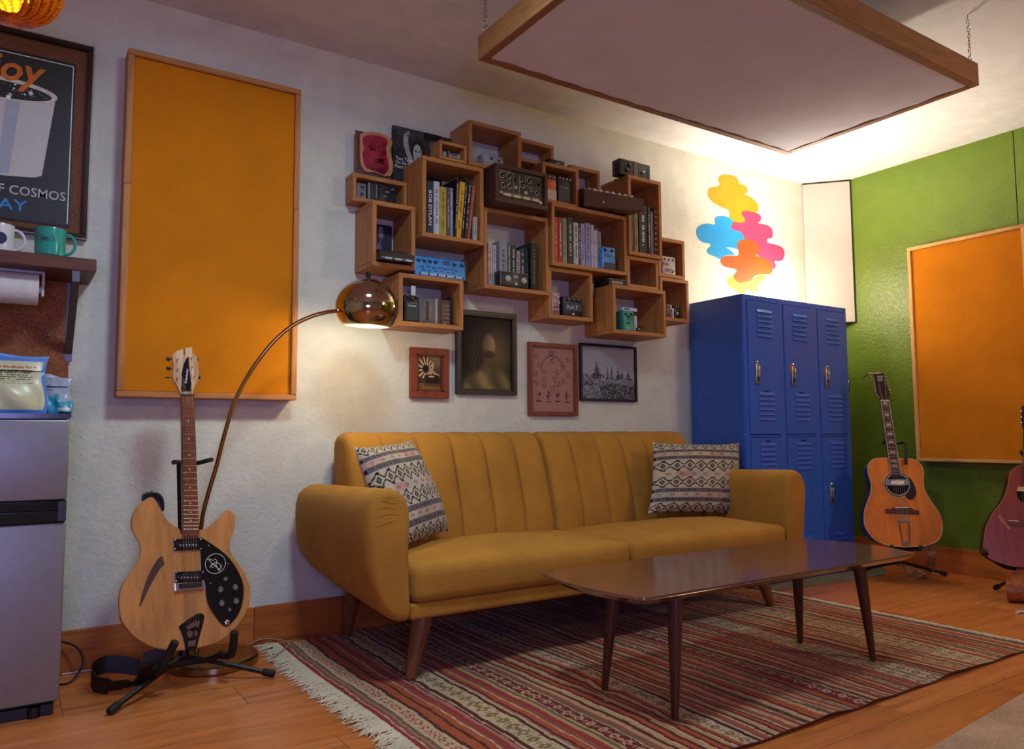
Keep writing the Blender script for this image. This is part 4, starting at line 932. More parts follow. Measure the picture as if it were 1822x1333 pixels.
def figprint(U, V):
    out = fill(U, '34303c'); cx = .35+.10*np.sin(V*9); r = np.abs(U-cx); k = (r < .10+.04*np.sin(V*17)) & (V < .82); out[k] = hexc('8a708c')
    k = (r < .035) & (V < .80); out[k] = hexc('3c2c48'); k = (np.hypot((U-.33)/.14, (V-.84)/.12) < 1); out[k] = hexc('9a86a0')
    k = (np.hypot((U-.33)/.09, (V-.30)/.10) < 1) & (np.hypot((U-.33)/.05, (V-.30)/.06) > 1); out[k] = hexc('b098b0'); return out
a, b = Wp(667, 398, D-.02), Wp(697, 440, D-.02); b.x = min(b.x, BX['c'][2]-TB-.004)
t = thing('figure_print', 'purple abstract figure print leaning at the back of the lower left box', 'print', ((a.x+b.x)/2, D-.02, z_))
ob('card', MB().box(a.x, b.x, D-.0205, D-.0175, z_, a.z), plain('34303c', .6), t)
picture('print', figprint, (a.x+.001, D-.0209, z_+.001), (b.x-a.x-.002, 0, 0), (0, 0, a.z-z_-.002), 50, 80, t)
a = Wp(669, 387, fy('c')+.05); 
# grey cassette recorder in box g
pp('grey portable cassette recorder with two round dials in the tiny box', (789.5, 268.5), (819.5, 289), 'g', .012, .05, '8e8e90', z0=BX['g'][3]+.0146, knobs=[(.22, .74, .008), (.22, .28, .0055)], plate=[(.42, .82, .66, .84, '222226'), (.40, .97, .10, .26, '34343a')], name='cassette_recorder', cat='recorder', marks=[(None, .62, .48, .5, .03, '4a4a4c')])
a, b = Wp(786.5, 245, D-.20), Wp(803, 252.5, D-.20)
pedal('little black box standing on the tiny recorder box', a.x, b.x, BX['g'][4]+.0005, a.z+.004, D-.205, .04, '1c1a1c', name='jewel_box', cat='box')
pp('white rounded pedal with two dark eyes in the topmost box', (864, 268.5), (900, 294), 'e', .045, .07, 'b4b4b8', slope=.03, knobs=[(.40, .74, .006), (.76, .70, .006)], plate=[(.1, .9, .1, .45, 'a4a4aa')], marks=[(None, .5, .28, .5, .08, '6a6a70')], knobcol='3c3c44')
# drum machine in its walnut case, on top of box f
yf = D-.28; hx0, hx1 = Wp(881.5, 300, yf).x, Wp(975, 330, yf).x; z0 = BX['f'][4]+.0006; z1 = 1.998
t = thing('drum_machine', 'walnut cased rhythm machine with white ringed knobs on the centre box', 'drum machine', ((hx0+hx1)/2, yf+.09, z0))
for (a, b, c, d_) in ((hx0, hx1, z0, z0+.019), (hx0, hx1, z1-.019, z1), (hx0, hx0+.019, z0+.019, z1-.019), (hx1-.019, hx1, z0+.019, z1-.019)):
    ob('case_board', MB().box(a, b, yf, D-.05, c, d_), DWAL, t, bevel=.002)
fx0, fx1, fz0, fz1 = hx0+.0195, hx1-.0195, z0+.0195, z1-.0195; fw, fh = fx1-fx0, fz1-fz0; yp = yf+.014
pn = ob('control_panel', MB().box(fx0, fx1, yp, yp+.02, fz0, fz1), plain('2c2824', .5), t, smooth=False)
for (u, v, r) in ((.09, .80, .0125), (.24, .80, .0125), (.12, .46, .0115), (.26, .46, .0115), (.54, .62, .0145), (.69, .80, .0125), (.86, .42, .010), (.38, .74, .007), (.74, .50, .008), (.92, .74, .007)):
    c = (fx0+u*fw, yp-.0005, fz0+v*fh); kb = ob('knob', MB().lathe(c, [(r*.72, 0), (r*.7, .012), (0, .013)], 16, (0, -1, 0)), plain('141210', .3), pn)
    if r > .0078: ob('dial_ring', MB().tube([(c[0]+r*cos(a), c[1]-.002, c[2]+r*sin(a)) for a in [2*pi*k/24 for k in range(24)]], .0014, 6, closed=True), CREAM, kb)
for i in range(16): ob('step_key', MB().rbox((fx0+fw*(.10+.0515*i), yp-.004, fz0+fh*.155), (fw*.021, .005, fh*.05), .0015, 1, 1), plain('c8b890' if i % 4 else 'a06a38', .4), pn)
for (u, v, c) in ((.38, .46, 'a89878'), (.60, .34, 'b0a080'), (.93, .10, 'c0b090'), (.06, .20, '9a8a70')): ob('button', MB().rbox((fx0+u*fw, yp-.004, fz0+v*fh), (fw*.03, .005, fh*.05), .0015, 1, 1), plain(c, .4), pn)
ln = MB()
for (u0, u1, v0, v1) in ((.04, .34, .93, .94), (.34, .345, .28, .92), (.47, .475, .28, .92), (.60, .605, .55, .92), (.05, .97, .26, .265), (.05, .32, .625, .63), (.62, .97, .60, .605), (.60, .95, .94, .95), (.04, .3, .975, .985)): ln.box(fx0+u0*fw, fx0+u1*fw, yp-.0008, yp, fz0+v0*fh, fz0+v1*fh)
ob('panel_lines', ln, plain('b8ac94', .5), pn, smooth=False)
# twin knob fuzz in the centre box
pp('dark twin dial pedal with two large silver knobs in front of the grey paperbacks', (889, 481), (940, 511), 'f', -.004, .045, '1e2024', knobs=[(.27, .52, .0145), (.83, .50, .0145), (.55, .20, .008)], knobcol='a8a8a8', plate=[(.44, .64, .55, .9, '3a3c40')], marks=[(None, .5, .975, .96, .02, '9a9a9a'), (None, .03, .5, .012, .9, '8a8a8a'), (None, .54, .72, .16, .05, 'b8b8b8'), (None, .54, .62, .12, .05, 'b8b8b8')])
# pedals on and in the other boxes
pp('orange and cream pedal in the small two pedal box', (972, 309), (990, 350), 'i', .018, .05, 'd2603a', plate=[(.0, 1., .0, .42, 'c8b8a8'), (0, 1, .82, 1., '1a1614')], knobs=[(.3, .90, .0045), (.7, .90, .0045)], knobcol='c8c8c8')
pp('black pedal with four small white knobs beside the orange pedal', (992, 313), (1016, 354), 'i', .018, .05, '17171a', knobs=[(.12, .93, .0042), (.38, .93, .0042), (.64, .93, .0042), (.9, .93, .0042)], knobcol='d8d8d8', plate=[(.06, .94, .06, .66, '2a2a2e')], marks=[(None, .5, .60, .6, .04, '8a8a8a')])
a, b = Wp(975, 281, D-.12), Wp(1004, 295, D-.12)
pedal('small black box with tiny white lettering on top of the two pedal box', a.x, b.x, BX['i'][4]+.0005, a.z-.002, D-.125, .07, '121214', name='effect_pedal', marks=[(None, .55, .58, .25, .10, 'c0c0c0'), (None, .55, .36, .12, .08, '8a8a8a')])
pp('small sky blue stomp box beside the books in the wide box', (1071, 438), (1095, 475), 'k', .0, .06, '3a86cc', knobs=[(.24, .86, .0075), (.76, .86, .0075)], plate=[(.14, .98, .0, .30, '1c3048')], marks=[(None, .5, .62, .6, .08, '2a62a4')])
# sloping walnut synth on the wide box
a, b, c_, d_ = Wp(1029, 343, D-.235), Wp(1134, 353, D-.235), 0, 0
x0, x1 = 2.3045, 2.583; z0 = BX['k'][4]+.0006; yf = D-.235
x1 = min(x1, BX['l'][1]+.012)
t = thing('desktop_synthesizer', 'dark walnut sloping desktop synthesizer with pale keys on the wide box', 'synthesizer', (2.45, D-.2, z0))
ft = [(2.305, D-.205), (2.612, D-.300), (2.606, D-.2165), (2.572, D-.105), (2.335, D-.105)]
def topz(x, y): return z0+.068+.30*(y-(D-.30))*(1-(x-2.305)*1.2)
vs = [(x, y, z0+.008) for x, y in ft]+[(x, y, topz(x, y)) for x, y in ft]
ob('case', MB().add(vs, [(4, 3, 2, 1, 0), (5, 6, 7), (5, 7, 8), (5, 8, 9)]+[(i, (i+1) % 5, (i+1) % 5+5, i+5) for i in range(5)]), wood('54362a', '38221a', 'x', .45, 1.5), t, bevel=.002)
for i in range(2): ob('foot', MB().cyl((2.37+.17*i, D-.19, z0), (2.37+.17*i, D-.19, z0+.009), .009), BLACK, t)
for i in range(7):
    for j in range(3):
        u = .10+.125*i; X = 2.335+(2.59-2.335)*u; Y = D-.215-.075*u+.010+.034*j
        if j == 2 and u > .8: continue
        zz = topz(X, Y)
        if (i+j) % 2: ob('knob', MB().lathe((X, Y, zz-.003), [(.009, 0), (.008, .014), (0, .016)], 12), plain('d0c4b4', .4), t)
        else: ob('key', MB().rbox((X, Y, zz+.003), (.010, .010, .006), .002, 1, 1), plain('b8a890', .4), t)
ob('jack', MB().cyl((2.40, D-.231, z0+.034), (2.40, D-.240, z0+.034), .006), CHROME, t)
# black unit on the tall right box
a, b = Wp(1098, 279, D-.19), Wp(1156, 316, D-.19)
t = pedal('tall black pedal with a tan stripe standing on top of the tall right box', a.x+.012, b.x, BX['l'][4]+.0006, a.z-.004, D-.195, .06, '1c1c1e', knobs=[(.30, .66, .012), (.22, .34, .012)], plate=[(.45, .57, .0, 1., '6a5648')], foot=(.74, .42, .006, 'd8d8d8'), marks=[(None, .94, .5, .01, .6, '8a8a8a')])
for i in range(4): ob('jack', MB().cyl((a.x+.0125, D-.165, a.z-.03-.028*i), (a.x+.005, D-.165, a.z-.03-.028*i), .006, seg=10), BLACK, t)
# right hand boxes
pp('white pedal with six round knobs in the far right box', (1179, 455), (1202, 491), 'n', .01, .045, 'c4bcbc', knobs=[(.18, .84, .0085), (.5, .84, .0085), (.82, .84, .0085), (.10, .58, .0085), (.36, .58, .0085)], knobcol='a09898', marks=[(None, .5, .28, .7, .04, '3c3436'), (None, .3, .18, .3, .03, '3c3436'), (None, .75, .12, .16, .06, '5a4a4c')], foot=(.82, .2, .004, 'd8d8d8'))
pp('small figurine like brown pedal at the left of the lower right box', (1186, 541), (1196, 573), 'o', .02, .03, '6a5854', knobs=[(.5, .8, .005), (.5, .25, .006)], knobcol='8a2c24')
pp('tiny white card between two pedals in the lower right box', (1196.4, 548), (1199.6, 574), 'o', .014, .02, 'c8c4c0', name='price_card', cat='card')
pp('small black pedal with a white flash in the lower right box', (1200, 544), (1210, 573), 'o', .02, .04, '1c1a1c', knobs=[(.5, .82, .005)], marks=[(None, .5, .42, .3, .16, 'c8c8c8')])
x = BX['n'][1]+.006; t = thing('picture_board', 'thin brown board leaning on the wall above the far right box', 'board', (x+.02, D-.05, BX['n'][4]))
ob('board', MB().prism([(x+.004, D-.115, BX['n'][4]+.0006), (x+.010, D-.115, BX['n'][4]+.0006), (x+.010, D-.012, BX['n'][4]+.125), (x+.004, D-.010, BX['n'][4]+.125)], (.030, 0, 0)), wood('8a5228', '5c3418', 'z', .5), t)
# lowest box: green pedal
pp('green stomp box with three dark knobs in the lowest box', (1109, 552), (1127, 588), 'p', .05, .06, '2f8a78', knobs=[(.22, .84, .006), (.5, .72, .006), (.80, .84, .006)], plate=[(.08, .94, .08, .52, '46a07e')], marks=[(None, .45, .42, .5, .10, '1c5044'), (None, .5, .20, .3, .08, 'a0b870')])
yq = fy('p')+.06; a, b = Wp(1107, 544, yq), Wp(1133, 551, yq); zt = Wp(1109, 552, fy('p')+.05).z
t = thing('white_box', 'small pale blue white box balanced on top of the green stomp box', 'box', ((a.x+b.x)/2, yq, zt)); ob('carton', MB().box(a.x, b.x, yq-.004, yq+.035, zt+.0006, zt+.018), plain('b4c4dc', .5), t, bevel=.001)
ob('printed_line', MB().box(a.x+.01, a.x+.045, yq-.0046, yq-.004, zt+.006, zt+.012), plain('3c4c7c', .5), t)
pp('white paper tag behind the green stomp box', (1128.5, 562), (1133.5, 572), 'p', .075, .004, 'b8c8dc', name='paper_tag', cat='tag')
pp('tiny chrome button box on the floor of the lowest box', (1134, 583), (1138, 587.5), 'p', .03, .015, '1c1c1c', foot=(.5, .6, .003, 'd8d8d8'), name='footswitch', cat='switch')
# rat and pink pedals
pp('black pedal with white capital letters in the low centre box', (1001, 527), (1036, 560), 'q', .02, .06, '14142c', marks=[('RAT', .50, .48, .56, .20, 'c0c0d8'), (None, .5, .80, .9, .02, '2c2c50')], knobs=[(.25, .84, .006), (.5, .84, .006), (.75, .84, .006)], plate=[(.03, .97, .28, .70, '18183c')], foot=(.5, .12, .0055, 'c8b890'))
pp('pink pedal with silver knobs at the left of the low centre box', (982, 520), (996, 557), 'q', .0, .05, 'a8807e', knobs=[(.3, .88, .0065), (.75, .80, .0065), (.3, .56, .0065), (.8, .54, .0065)], knobcol='b0aca8', marks=[(None, .5, .34, .6, .05, '3c2c30'), (None, .5, .12, .7, .10, '7a3034')])
# dark paperback lying under the tall right box + silver tin
yq = D-.16; a = Wp(1084, 503, yq); b = Wp(1120, 503, yq); z0 = BX['p'][4]+.0006
t = thing('paperback', 'dark paperback lying flat above the lowest box with pale cover letters', 'book', ((a.x+b.x)/2, yq+.05, z0))
ob('cover', MB().box(2.470, 2.585, D-.19, D-.05, z0, z0+.034), plain('2c1e1c', .5), t, bevel=.001)
ob('spine_print', MB().box(2.49, 2.56, D-.1908, D-.1900, z0+.012, z0+.024), plain('a08c7c', .5), t)
ob('pages', MB().box(2.474, 2.583, D-.188, D-.052, z0+.0342, z0+.036), plain('8c8070', .8), t)
pp_y = D-.10; a = Wp(1057, 500, pp_y)
t = thing('metal_tin', 'small silver tin on the wall side of the lowest box', 'tin', (2.40, D-.06, 1.5)); ob('tin', MB().box(2.388, 2.43, D-.12, D-.02, 1.4975, 1.545), plain('9a9aa0', .3, .7), t, bevel=.003); ob('lid', MB().box(2.386, 2.432, D-.122, D-.018, 1.5453, 1.552), plain('a8a8ac', .3, .7), t, bevel=.002)
ob('bracket', MB().box(2.384, 2.462, D-.1, D-.001, 1.494, 1.497), STEEL, t)

# standing art on the far left box
z0 = BX['a'][4]+.0006; yf = D-.060; a, b = Wp(637, 229, yf), Wp(699, 300, yf)
t = thing('carved_plaque', 'dark plaque with a carved red face standing on the far left box', 'plaque', ((a.x+b.x)/2, yf, z0))
ob('backing', MB().box(a.x, b.x, yf+.018, yf+.026, z0, a.z), plain('4a3a34', .7, 0, .3), t, bevel=.001)
ob('backing_edge', MB().box(a.x-.003, a.x, yf+.016, yf+.027, z0, a.z), plain('9a4a28', .6), t)
A6 = Cc(600, 200, 5.694)
loopo = [(230,225),(300,205),(400,210),(480,235),(540,280),(550,330),(530,380),(545,470),(558,540),(550,610),(520,652),(440,640),(360,610),(290,610),(245,560),(225,480),(222,400),(225,300)]
loopi = [(265,250),(330,232),(420,240),(480,262),(508,300),(495,350),(490,410),(505,480),(520,540),(505,600),(460,630),(400,600),(320,570),(275,530),(262,450),(262,340)]
ob('rim', MB().prism([Wp(*A6(*p), yf+.017) for p in smooth_loop(loopo, 3)], (0, -.008, 0)), wood('b87a56', '94583c', 'z', .6), t)
cxy = Vector((385, 420)); L_ = smooth_loop(loopi, 6); mb = MB(); vs = []; NR = 9
def face_h(x, y):
    h = .010*max(0, 1-((x-400)/130)**2)*max(0, 1-((y-430)/210)**2)
    h += .012*math.exp(-((x-418)/22)**2)*math.exp(-((y-410)/55)**2)            # nose
    h -= .006*math.exp(-((x-345)/30)**2-((y-355)/16)**2)+.006*math.exp(-((x-465)/22)**2-((y-365)/16)**2)   # eyes
    h += .005*math.exp(-((x-345)/40)**2-((y-315)/12)**2)+.005*math.exp(-((x-465)/30)**2-((y-325)/12)**2)   # brows
    h += .006*math.exp(-((x-430)/45)**2-((y-488)/9)**2)+.006*math.exp(-((x-430)/38)**2-((y-520)/10)**2)-.005*math.exp(-((x-430)/45)**2-((y-503)/5)**2)
    h += .005*math.exp(-((x-430)/40)**2-((y-570)/22)**2); return h
NR = 34
for r in range(NR+1):
    for (x, y) in L_:
        f = r/NR; X, Y = 385+(x-385)*f, 420+(y-420)*f; p = Wp(*A6(X, Y), yf+.009); vs.append((p.x, p.y-face_h(X, Y)*1.9, p.z))
n = len(L_); mb.add(vs, [(r*n+i, (r+1)*n+i, (r+1)*n+(i+1) % n, r*n+(i+1) % n) for r in range(NR) for i in range(n)]); mb.weld = True
me = mb.mesh('carved_face', M_VC, True, 60)
cols = []
for p in me.polygons:
    q = p.center; u = (q.x-a.x)/(b.x-a.x); v = (a.z-q.z)/(a.z-z0)
    c = hexc('9a2038')*(1-.35*max(0, min(1, (v-.66)*5)))
    for (eu, ev, ru_, rv_) in ((.40, .40, .10, .028), (.74, .42, .07, .028), (.60, .655, .17, .018), (.62, .50, .02, .06), (.62, .60, .20, .012), (.40, .33, .12, .012), (.74, .35, .09, .012)):
        if ((u-eu)/ru_)**2+((v-ev)/rv_)**2 < 1: c = c*.45
    cols.append(c)
cc_ = np.array(cols); cc_ = np.where(cc_ <= .04045, cc_/12.92, ((cc_+.055)/1.055)**2.4); at_ = me.color_attributes.new('paint', 'FLOAT_COLOR', 'CORNER'); arr = np.ones((len(me.loops), 4)); i = 0
for p, c in zip(me.polygons, cc_):
    for li in p.loop_indices: arr[li, :3] = c
at_.data.foreach_set('color', arr.ravel()); ob('face', me, None, t, label='carved red painted face')
# photo book behind
yf = D-.024; a, b = Wp(699.5, 222, yf), Wp(786, 240, yf); zt = a.z; zb = z0
def photo(U, V):
    out = fill(U, '2c2c30'); n1 = .5+.5*np.sin(U*23+np.sin(V*17)*2)*np.sin(V*19+U*5); out += (n1*.05)[..., None]
    h = np.hypot((U-.50)/.15, (V-.62)/.22) < 1; out[h] = hexc('24221f'); h = (np.abs(U-.33-.08*np.sin(V*6)) < .05) & (V > .40) & (V < .95); out[h] = hexc('a4a4a4')
    f = np.hypot((U-.49)/.088, (V-.60)/.16) < 1; out[f] = hexc('b0aeaa'); e = (np.hypot((U-.46)/.02, (V-.64)/.02) < 1) | (np.hypot((U-.53)/.02, (V-.64)/.02) < 1); out[e] = hexc('4a4846')
    e = (np.hypot((U-.50)/.03, (V-.52)/.014) < 1); out[e] = hexc('5c5654'); k = (np.abs(U-.49) < .04) & (V > .36) & (V < .46); out[k] = hexc('94908c')
    h = (np.hypot((U-.84)/.10, (V-.80)/.10) < 1); out[h] = hexc('5a5250'); h = (U > .62) & (V > .88); out[h] = hexc('16161a'); k = (V > .86) & (U < .62) & (rnd(U, V, 40, 3) > .5); out[k] = hexc('4c4c50'); return out
t = thing('photo_book', 'black photo book with a portrait cover standing behind the tall left box', 'book', ((a.x+b.x)/2, yf, zb), None)
bx1 = b.x; ob('cover', MB().box(a.x, bx1, yf, yf+.016, zb, zt), plain('16161a', .4), t, bevel=.001)
picture('cover_print', photo, (a.x+.001, yf-.0006, zb+.001), (bx1-a.x-.002, 0, 0), (0, 0, zt-zb-.002), 180, 160, t, M_VCG)
text('Two Times Intro', (a.x+.080, yf-.0012, Wp(706, 281, yf).z), (1, 0, 0), (0, 0, 1), .135, .017, WHITE, t)
text('On the Road with', (a.x+.080, yf-.0012, Wp(706, 288, yf).z), (1, 0, 0), (0, 0, 1), .135, .014, WHITE, t)
text('Patti Smith', (a.x+.056, yf-.0012, Wp(706, 295.5, yf).z), (1, 0, 0), (0, 0, 1), .090, .014, WHITE, t)

# ================================================================== FRAMED PICTURES
def framed(label, x0, x1, z0, z1, fw, m, fn, nu, nv, dep=.022, inner=None, mat=None, cat='picture'):
    t = thing('framed_picture', label, cat, ((x0+x1)/2, D, z0), 'framed pictures under the wall boxes')
    for (a, b, c, d_) in ((x0, x1, z0, z0+fw), (x0, x1, z1-fw, z1), (x0, x0+fw, z0+fw, z1-fw), (x1-fw, x1, z0+fw, z1-fw)):
        ob('frame_bar', MB().box(a, b, D-dep, D-.0006, c, d_), m, t, bevel=.002)
    if inner:
        i = fw; mb = MB(); k = inner[0]
        mb.box(x0+i, x1-i, D-dep+.003, D-.004, z0+i, z0+i+k); mb.box(x0+i, x1-i, D-dep+.003, D-.004, z1-i-k, z1-i); mb.box(x0+i, x0+i+k, D-dep+.003, D-.004, z0+i, z1-i); mb.box(x1-i-k, x1-i, D-dep+.003, D-.004, z0+i, z1-i)
        ob('inner_frame', mb, inner[1], t, smooth=False, bevel=.001)
    ob('backing', MB().box(x0+fw*.9, x1-fw*.9, D-.008, D-.0008, z0+fw*.9, z1-fw*.9), BLACKM, t)
    picture('print', fn, (x0+fw, D-.0085, z0+fw), (x1-x0-2*fw, 0, 0), (0, 0, z1-z0-2*fw), nu, nv, t, mat or M_VC); return t
def gramo(U, V):
    out = mixc(fill(U, '4a2c1c'), fill(U, '9a8468'), np.clip((V-.55)*2+U*.4-.2, 0, 1)); out = np.where((V < .22)[..., None], hexc('7a5030')[None, None], out)
    d = np.hypot((U-.30)/.34, (V-.66)/.30); a = np.arctan2(V-.60, U-.42); k = d < 1; pet = (np.sin(a*14) > -.1); out[k] = hexc('3a2618'); out[k & pet] = hexc('c8a884'); k2 = np.hypot((U-.38)/.12, (V-.62)/.11) < 1; out[k2] = hexc('1c120c')
    k = (np.abs(U-(.50+.15*np.sin((V-.40)*5))) < .035) & (V > .38) & (V < .80); out[k] = hexc('b89878'); k = (np.abs(V-.56-.14*np.sin(U*5)) < .05) & (U > .55) & (U < .9); out[k] = hexc('a8845c'); 
    k = np.hypot((U-.62)/.28, (V-.40)/.07) < 1; out[k] = hexc('2a1810'); k = (np.abs(U-.62) < .26) & (V > .20) & (V < .38); out[k] = hexc('24140c'); k = np.hypot((U-.60)/.12, (V-.41)/.025) < 1; out[k] = hexc('c4a070'); k = (np.abs(U-.62) < .30) & (V > .15) & (V < .22); out[k] = hexc('5a3820'); return out
framed('small red brown framed print of an old gramophone, leftmost under the boxes', 1.466, 1.657, .962, 1.187, .030, wood('7a3420', '5c2416', 'z', .4, 1.5), gramo, 70, 80, .026, (.008, wood('5a2818', '3c1a10', 'z', .4, 1.5)))
def soft(d, k=9): return 1/(1+np.exp(np.clip((d-1)*k, -30, 30)))
def bust(U, V):
    g = np.exp(-(((U-.70)/.36)**2+((V-.52)/.40)**2)); out = mixc(fill(U, '1a1614'), fill(U, '6e5838'), g*.9)
    fold = .5+.5*np.sin((U*14+V*5)+np.sin(V*9)); rob = soft(np.hypot((U-.52)/.46, (V+.02)/.34), 14)
    out = mixc(out, mixc(fill(U, '54452c'), fill(U, '8e7848'), fold), rob)
    nk = soft(np.hypot((U-.47)/.10, (V-.40)/.16), 10); out = mixc(out, fill(U, '5c4430'), nk*.9)
    hair = np.maximum(soft(np.hypot((U-.44)/.20, (V-.66)/.17), 12), soft(np.hypot((U-.33-.12*(V-.45))/.13, (V-.47)/.22), 9))
    st = .5+.5*np.sin(90*(U+.12*np.sin(V*6))+V*12); out = mixc(out, mixc(fill(U, '2c211a'), fill(U, '4e3c2e'), st*.6), hair)
    fc = soft(np.hypot((U-.545)/.125, (V-.60)/.155), 12); li = np.clip((U-.44)/.2, 0, 1); out = mixc(out, mixc(fill(U, '5a4230'), fill(U, 'a88664'), li), fc)
    br = soft(np.hypot((U-.56)/.10, (V-.485)/.05), 8); out = mixc(out, fill(U, '34261c'), br*.8); return out
framed('large dark framed sepia portrait partly behind the shelf boxes', 1.697, 2.028, .985, 1.378, .020, plain('2c2428', .4), bust, 110, 130, .024, (.006, plain('1c1618', .4)))
def sketch(U, V):
    out = fill(U, '9c7064')+(rnd(U, V, 90, 2)*.05)[..., None]; rs = np.random.RandomState(4); ink = fill(U, '4c2828'); X, Y = U, V
    k = np.abs(np.hypot((U-.5)/.27, (V-.60)/.27)-1) < .025; k &= V > .70; out[k] = ink[k]
    pts = [(.5, .92), (.45, .90), (.12, .85), (.88, .82), (.5, .80), (.2, .72), (.75, .70), (.1, .58), (.28, .62), (.6, .60), (.85, .58), (.3, .5), (.55, .5), (.75, .48), (.12, .44), (.3, .40), (.65, .42), (.5, .36)]
    for i, (a, b) in enumerate(pts):
        th = np.arctan2(V-b, (U-a)*.8); r = np.hypot((U-a)*.8, V-b); k = np.abs(r-.030*(1+.5*np.sin(th*(3+i % 4)+i))) < .006; out[k] = ink[k]
    for i, (a, b) in enumerate([(.18, .26), (.40, .25), (.62, .26), (.84, .25)]):
        k = (np.abs(U-a) < .05*(1-np.abs(V-b)/.09)) & (np.abs(V-b) < .085) & (rnd(U, V, 60, i) > .42); out[k] = ink[k]; k = (np.abs(V-b+.10) < .008) & (np.abs(U-a) < .06); out[k] = ink[k]
    return out
framed('tall rosy framed sheet of small ink doodles under the low centre box', 2.099, 2.399, .890, 1.250, .020, wood('7c3a2c', '5c261c', 'z', .4, 1.5), sketch, 110, 140, .024)
def town(U, V):
    out = fill(U, '9a9aa4')+(rnd(U, V, 120, 2)*.07-.03)[..., None]; ink = fill(U, '34343c')
    hz = .42+.04*np.sin(U*11)+.03*np.sin(U*29); k = (V < hz) & (rnd(U*1.0, V*2.2, 80, 5) > .55); out[k] = ink[k]*1.2
    for (a, h, w_) in ((.28, .74, .07), (.48, .66, .02), (.56, .63, .03), (.68, .66, .03), (.76, .60, .04), (.88, .56, .05)):
        k = (V > .38) & (V < h) & (np.abs(U-a) < w_*(1-(V-.38)/(h-.38))*1.2) & (rnd(U, V, 100, 7) > .30); out[k] = ink[k]
    k = (np.abs(U-.3) < .13) & (V > .40) & (V < .47) & (rnd(U, V, 90, 9) > .5); out[k] = ink[k]
    k = (V < .22+.08*np.sin(U*4-1)) & (U > .35) & (rnd(U, V, 90, 11) > .38); out[k] = ink[k]; k = (V < .34) & (V > .26) & (U < .2) & (rnd(U, V, 70, 12) > .4); out[k] = ink[k]; return out
framed('black framed grey etching of a domed town, rightmost under the boxes', 2.420, 2.806, .968, 1.265, .013, plain('1e1c22', .4), town, 140, 110, .02, mat=M_VC)
# ================================================================== GUITARS
def ribbon(pts, wv, th, name, mat, parent, label=None, kind=None):
    """flat strap: pts centre line, wv width vectors (one or per point)"""
    pts = [Vector(p) for p in pts]; n = len(pts); W_ = [Vector(w_) for w_ in (wv if isinstance(wv, list) else [wv]*n)]
    vs = []
    for i, p in enumerate(pts):
        t_ = (pts[min(i+1, n-1)]-pts[max(i-1, 0)]).normalized(); nn_ = t_.cross(W_[i]).normalized()*th/2
        vs += [p-W_[i]/2+nn_, p+W_[i]/2+nn_, p+W_[i]/2-nn_, p-W_[i]/2-nn_]
    fs = [(i*4+k, i*4+(k+1) % 4, (i+1)*4+(k+1) % 4, (i+1)*4+k) for i in range(n-1) for k in range(4)] + [(3, 2, 1, 0), tuple(range((n-1)*4, n*4))]
    mb = MB(); mb.add(vs, fs); mb.weld = True; return ob(name, mb, mat, parent, label, kind=kind, angle=50)
class Plane:
    def __init__(s, p0, n): s.p0, s.n = Vector(p0), Vector(n).normalized()
    def __call__(s, px, py, off=0.): return Pp(px, py, s.p0+s.n*off, s.n)
def plate(G, pts, off, th, name, mat, parent, label=None, k=4, bevel=0, smooth_=True):
    """a plate standing off..off+th proud of the guitar's front plane"""
    L_ = smooth_loop(pts, k) if smooth_ else pts
    return ob(name, MB().prism([G(x, y, off+th) for x, y in L_], -G.n*th), mat, parent, label, bevel=bevel)
def knob_on(G, px, py, r, h, off, mat, parent, name='knob', prof=None):
    c = G(px, py, off); return ob(name, MB().lathe(c, [(r, 0), (r*.95, h*.8), (r*.8, h), (0, h)], 16, G.n), mat, parent)

# ---- natural wood semi-hollow electric guitar
g = Cc(180, 600, 1.931); g5 = Cc(200, 860, 4.1654); g4_ = Cc(280, 600, 8.33)
G = Plane((.50, 2.625, .25), (0, -.985, .172))
c0 = G(*g(290, 880)); t = thing('electric_guitar', 'natural blond semi-hollow electric guitar on a black tripod stand', 'guitar', (c0.x, c0.y, G(*g(290, 1083)).z))
MAPLE = wood('bb8148', 'a46a36', 'z', .16, .5, .02, .7); bodyp = [(290,100),(262,108),(215,142),(165,200),(142,265),(143,330),(170,395),(198,450),(206,505),(190,570),(140,650),(90,720),(60,780),(47,860),(47,940),(65,1020),(110,1090),(170,1150),(240,1195),(310,1225),(400,1240),(500,1244),(600,1232),(700,1210),(770,1190),(840,1150),(900,1095),(960,1020),(1000,950),(1022,870),(1027,800),(1010,720),(975,650),(930,585),(890,530),(874,480),(878,420),(900,360),(915,290),(912,240),(895,205),(868,194),(840,205),(800,250),(750,300),(700,335),(650,348),(640,380),(520,380),(500,340),(480,325),(440,300),(400,265),(370,215),(335,150),(312,112)]
bp = [g5(*p) for p in bodyp]
L_ = smooth_loop(bp, 3); n = len(L_); th = .040; cxp = sum(p[0] for p in L_)/n; cyp = sum(p[1] for p in L_)/n
mb = MB(); vs = []
def inset(f, off): return [G(x+(cxp-x)*f*1.0, y+(cyp-y)*f*1.0, off) for x, y in L_]
rings = [(.022, 0), (.010, -.0012), (.003, -.005), (0, -.011), (0, -th+.008), (.006, -th+.002), (.02, -th)]
for f, off in rings: vs += [G(x, y, 0)-G.n*(-off) + (G(cxp, cyp)-G(x, y))*f for x, y in L_]
fs = [tuple(range(n))] + [(r*n+i, r*n+(i+1) % n, (r+1)*n+(i+1) % n, (r+1)*n+i) for r in range(len(rings)-1) for i in range(n)] + [tuple(range(len(rings)*n-1, (len(rings)-1)*n-1, -1))]
mb.add(vs, fs); mb.weld = True; body = ob('body', mb, MAPLE, t, angle=14)
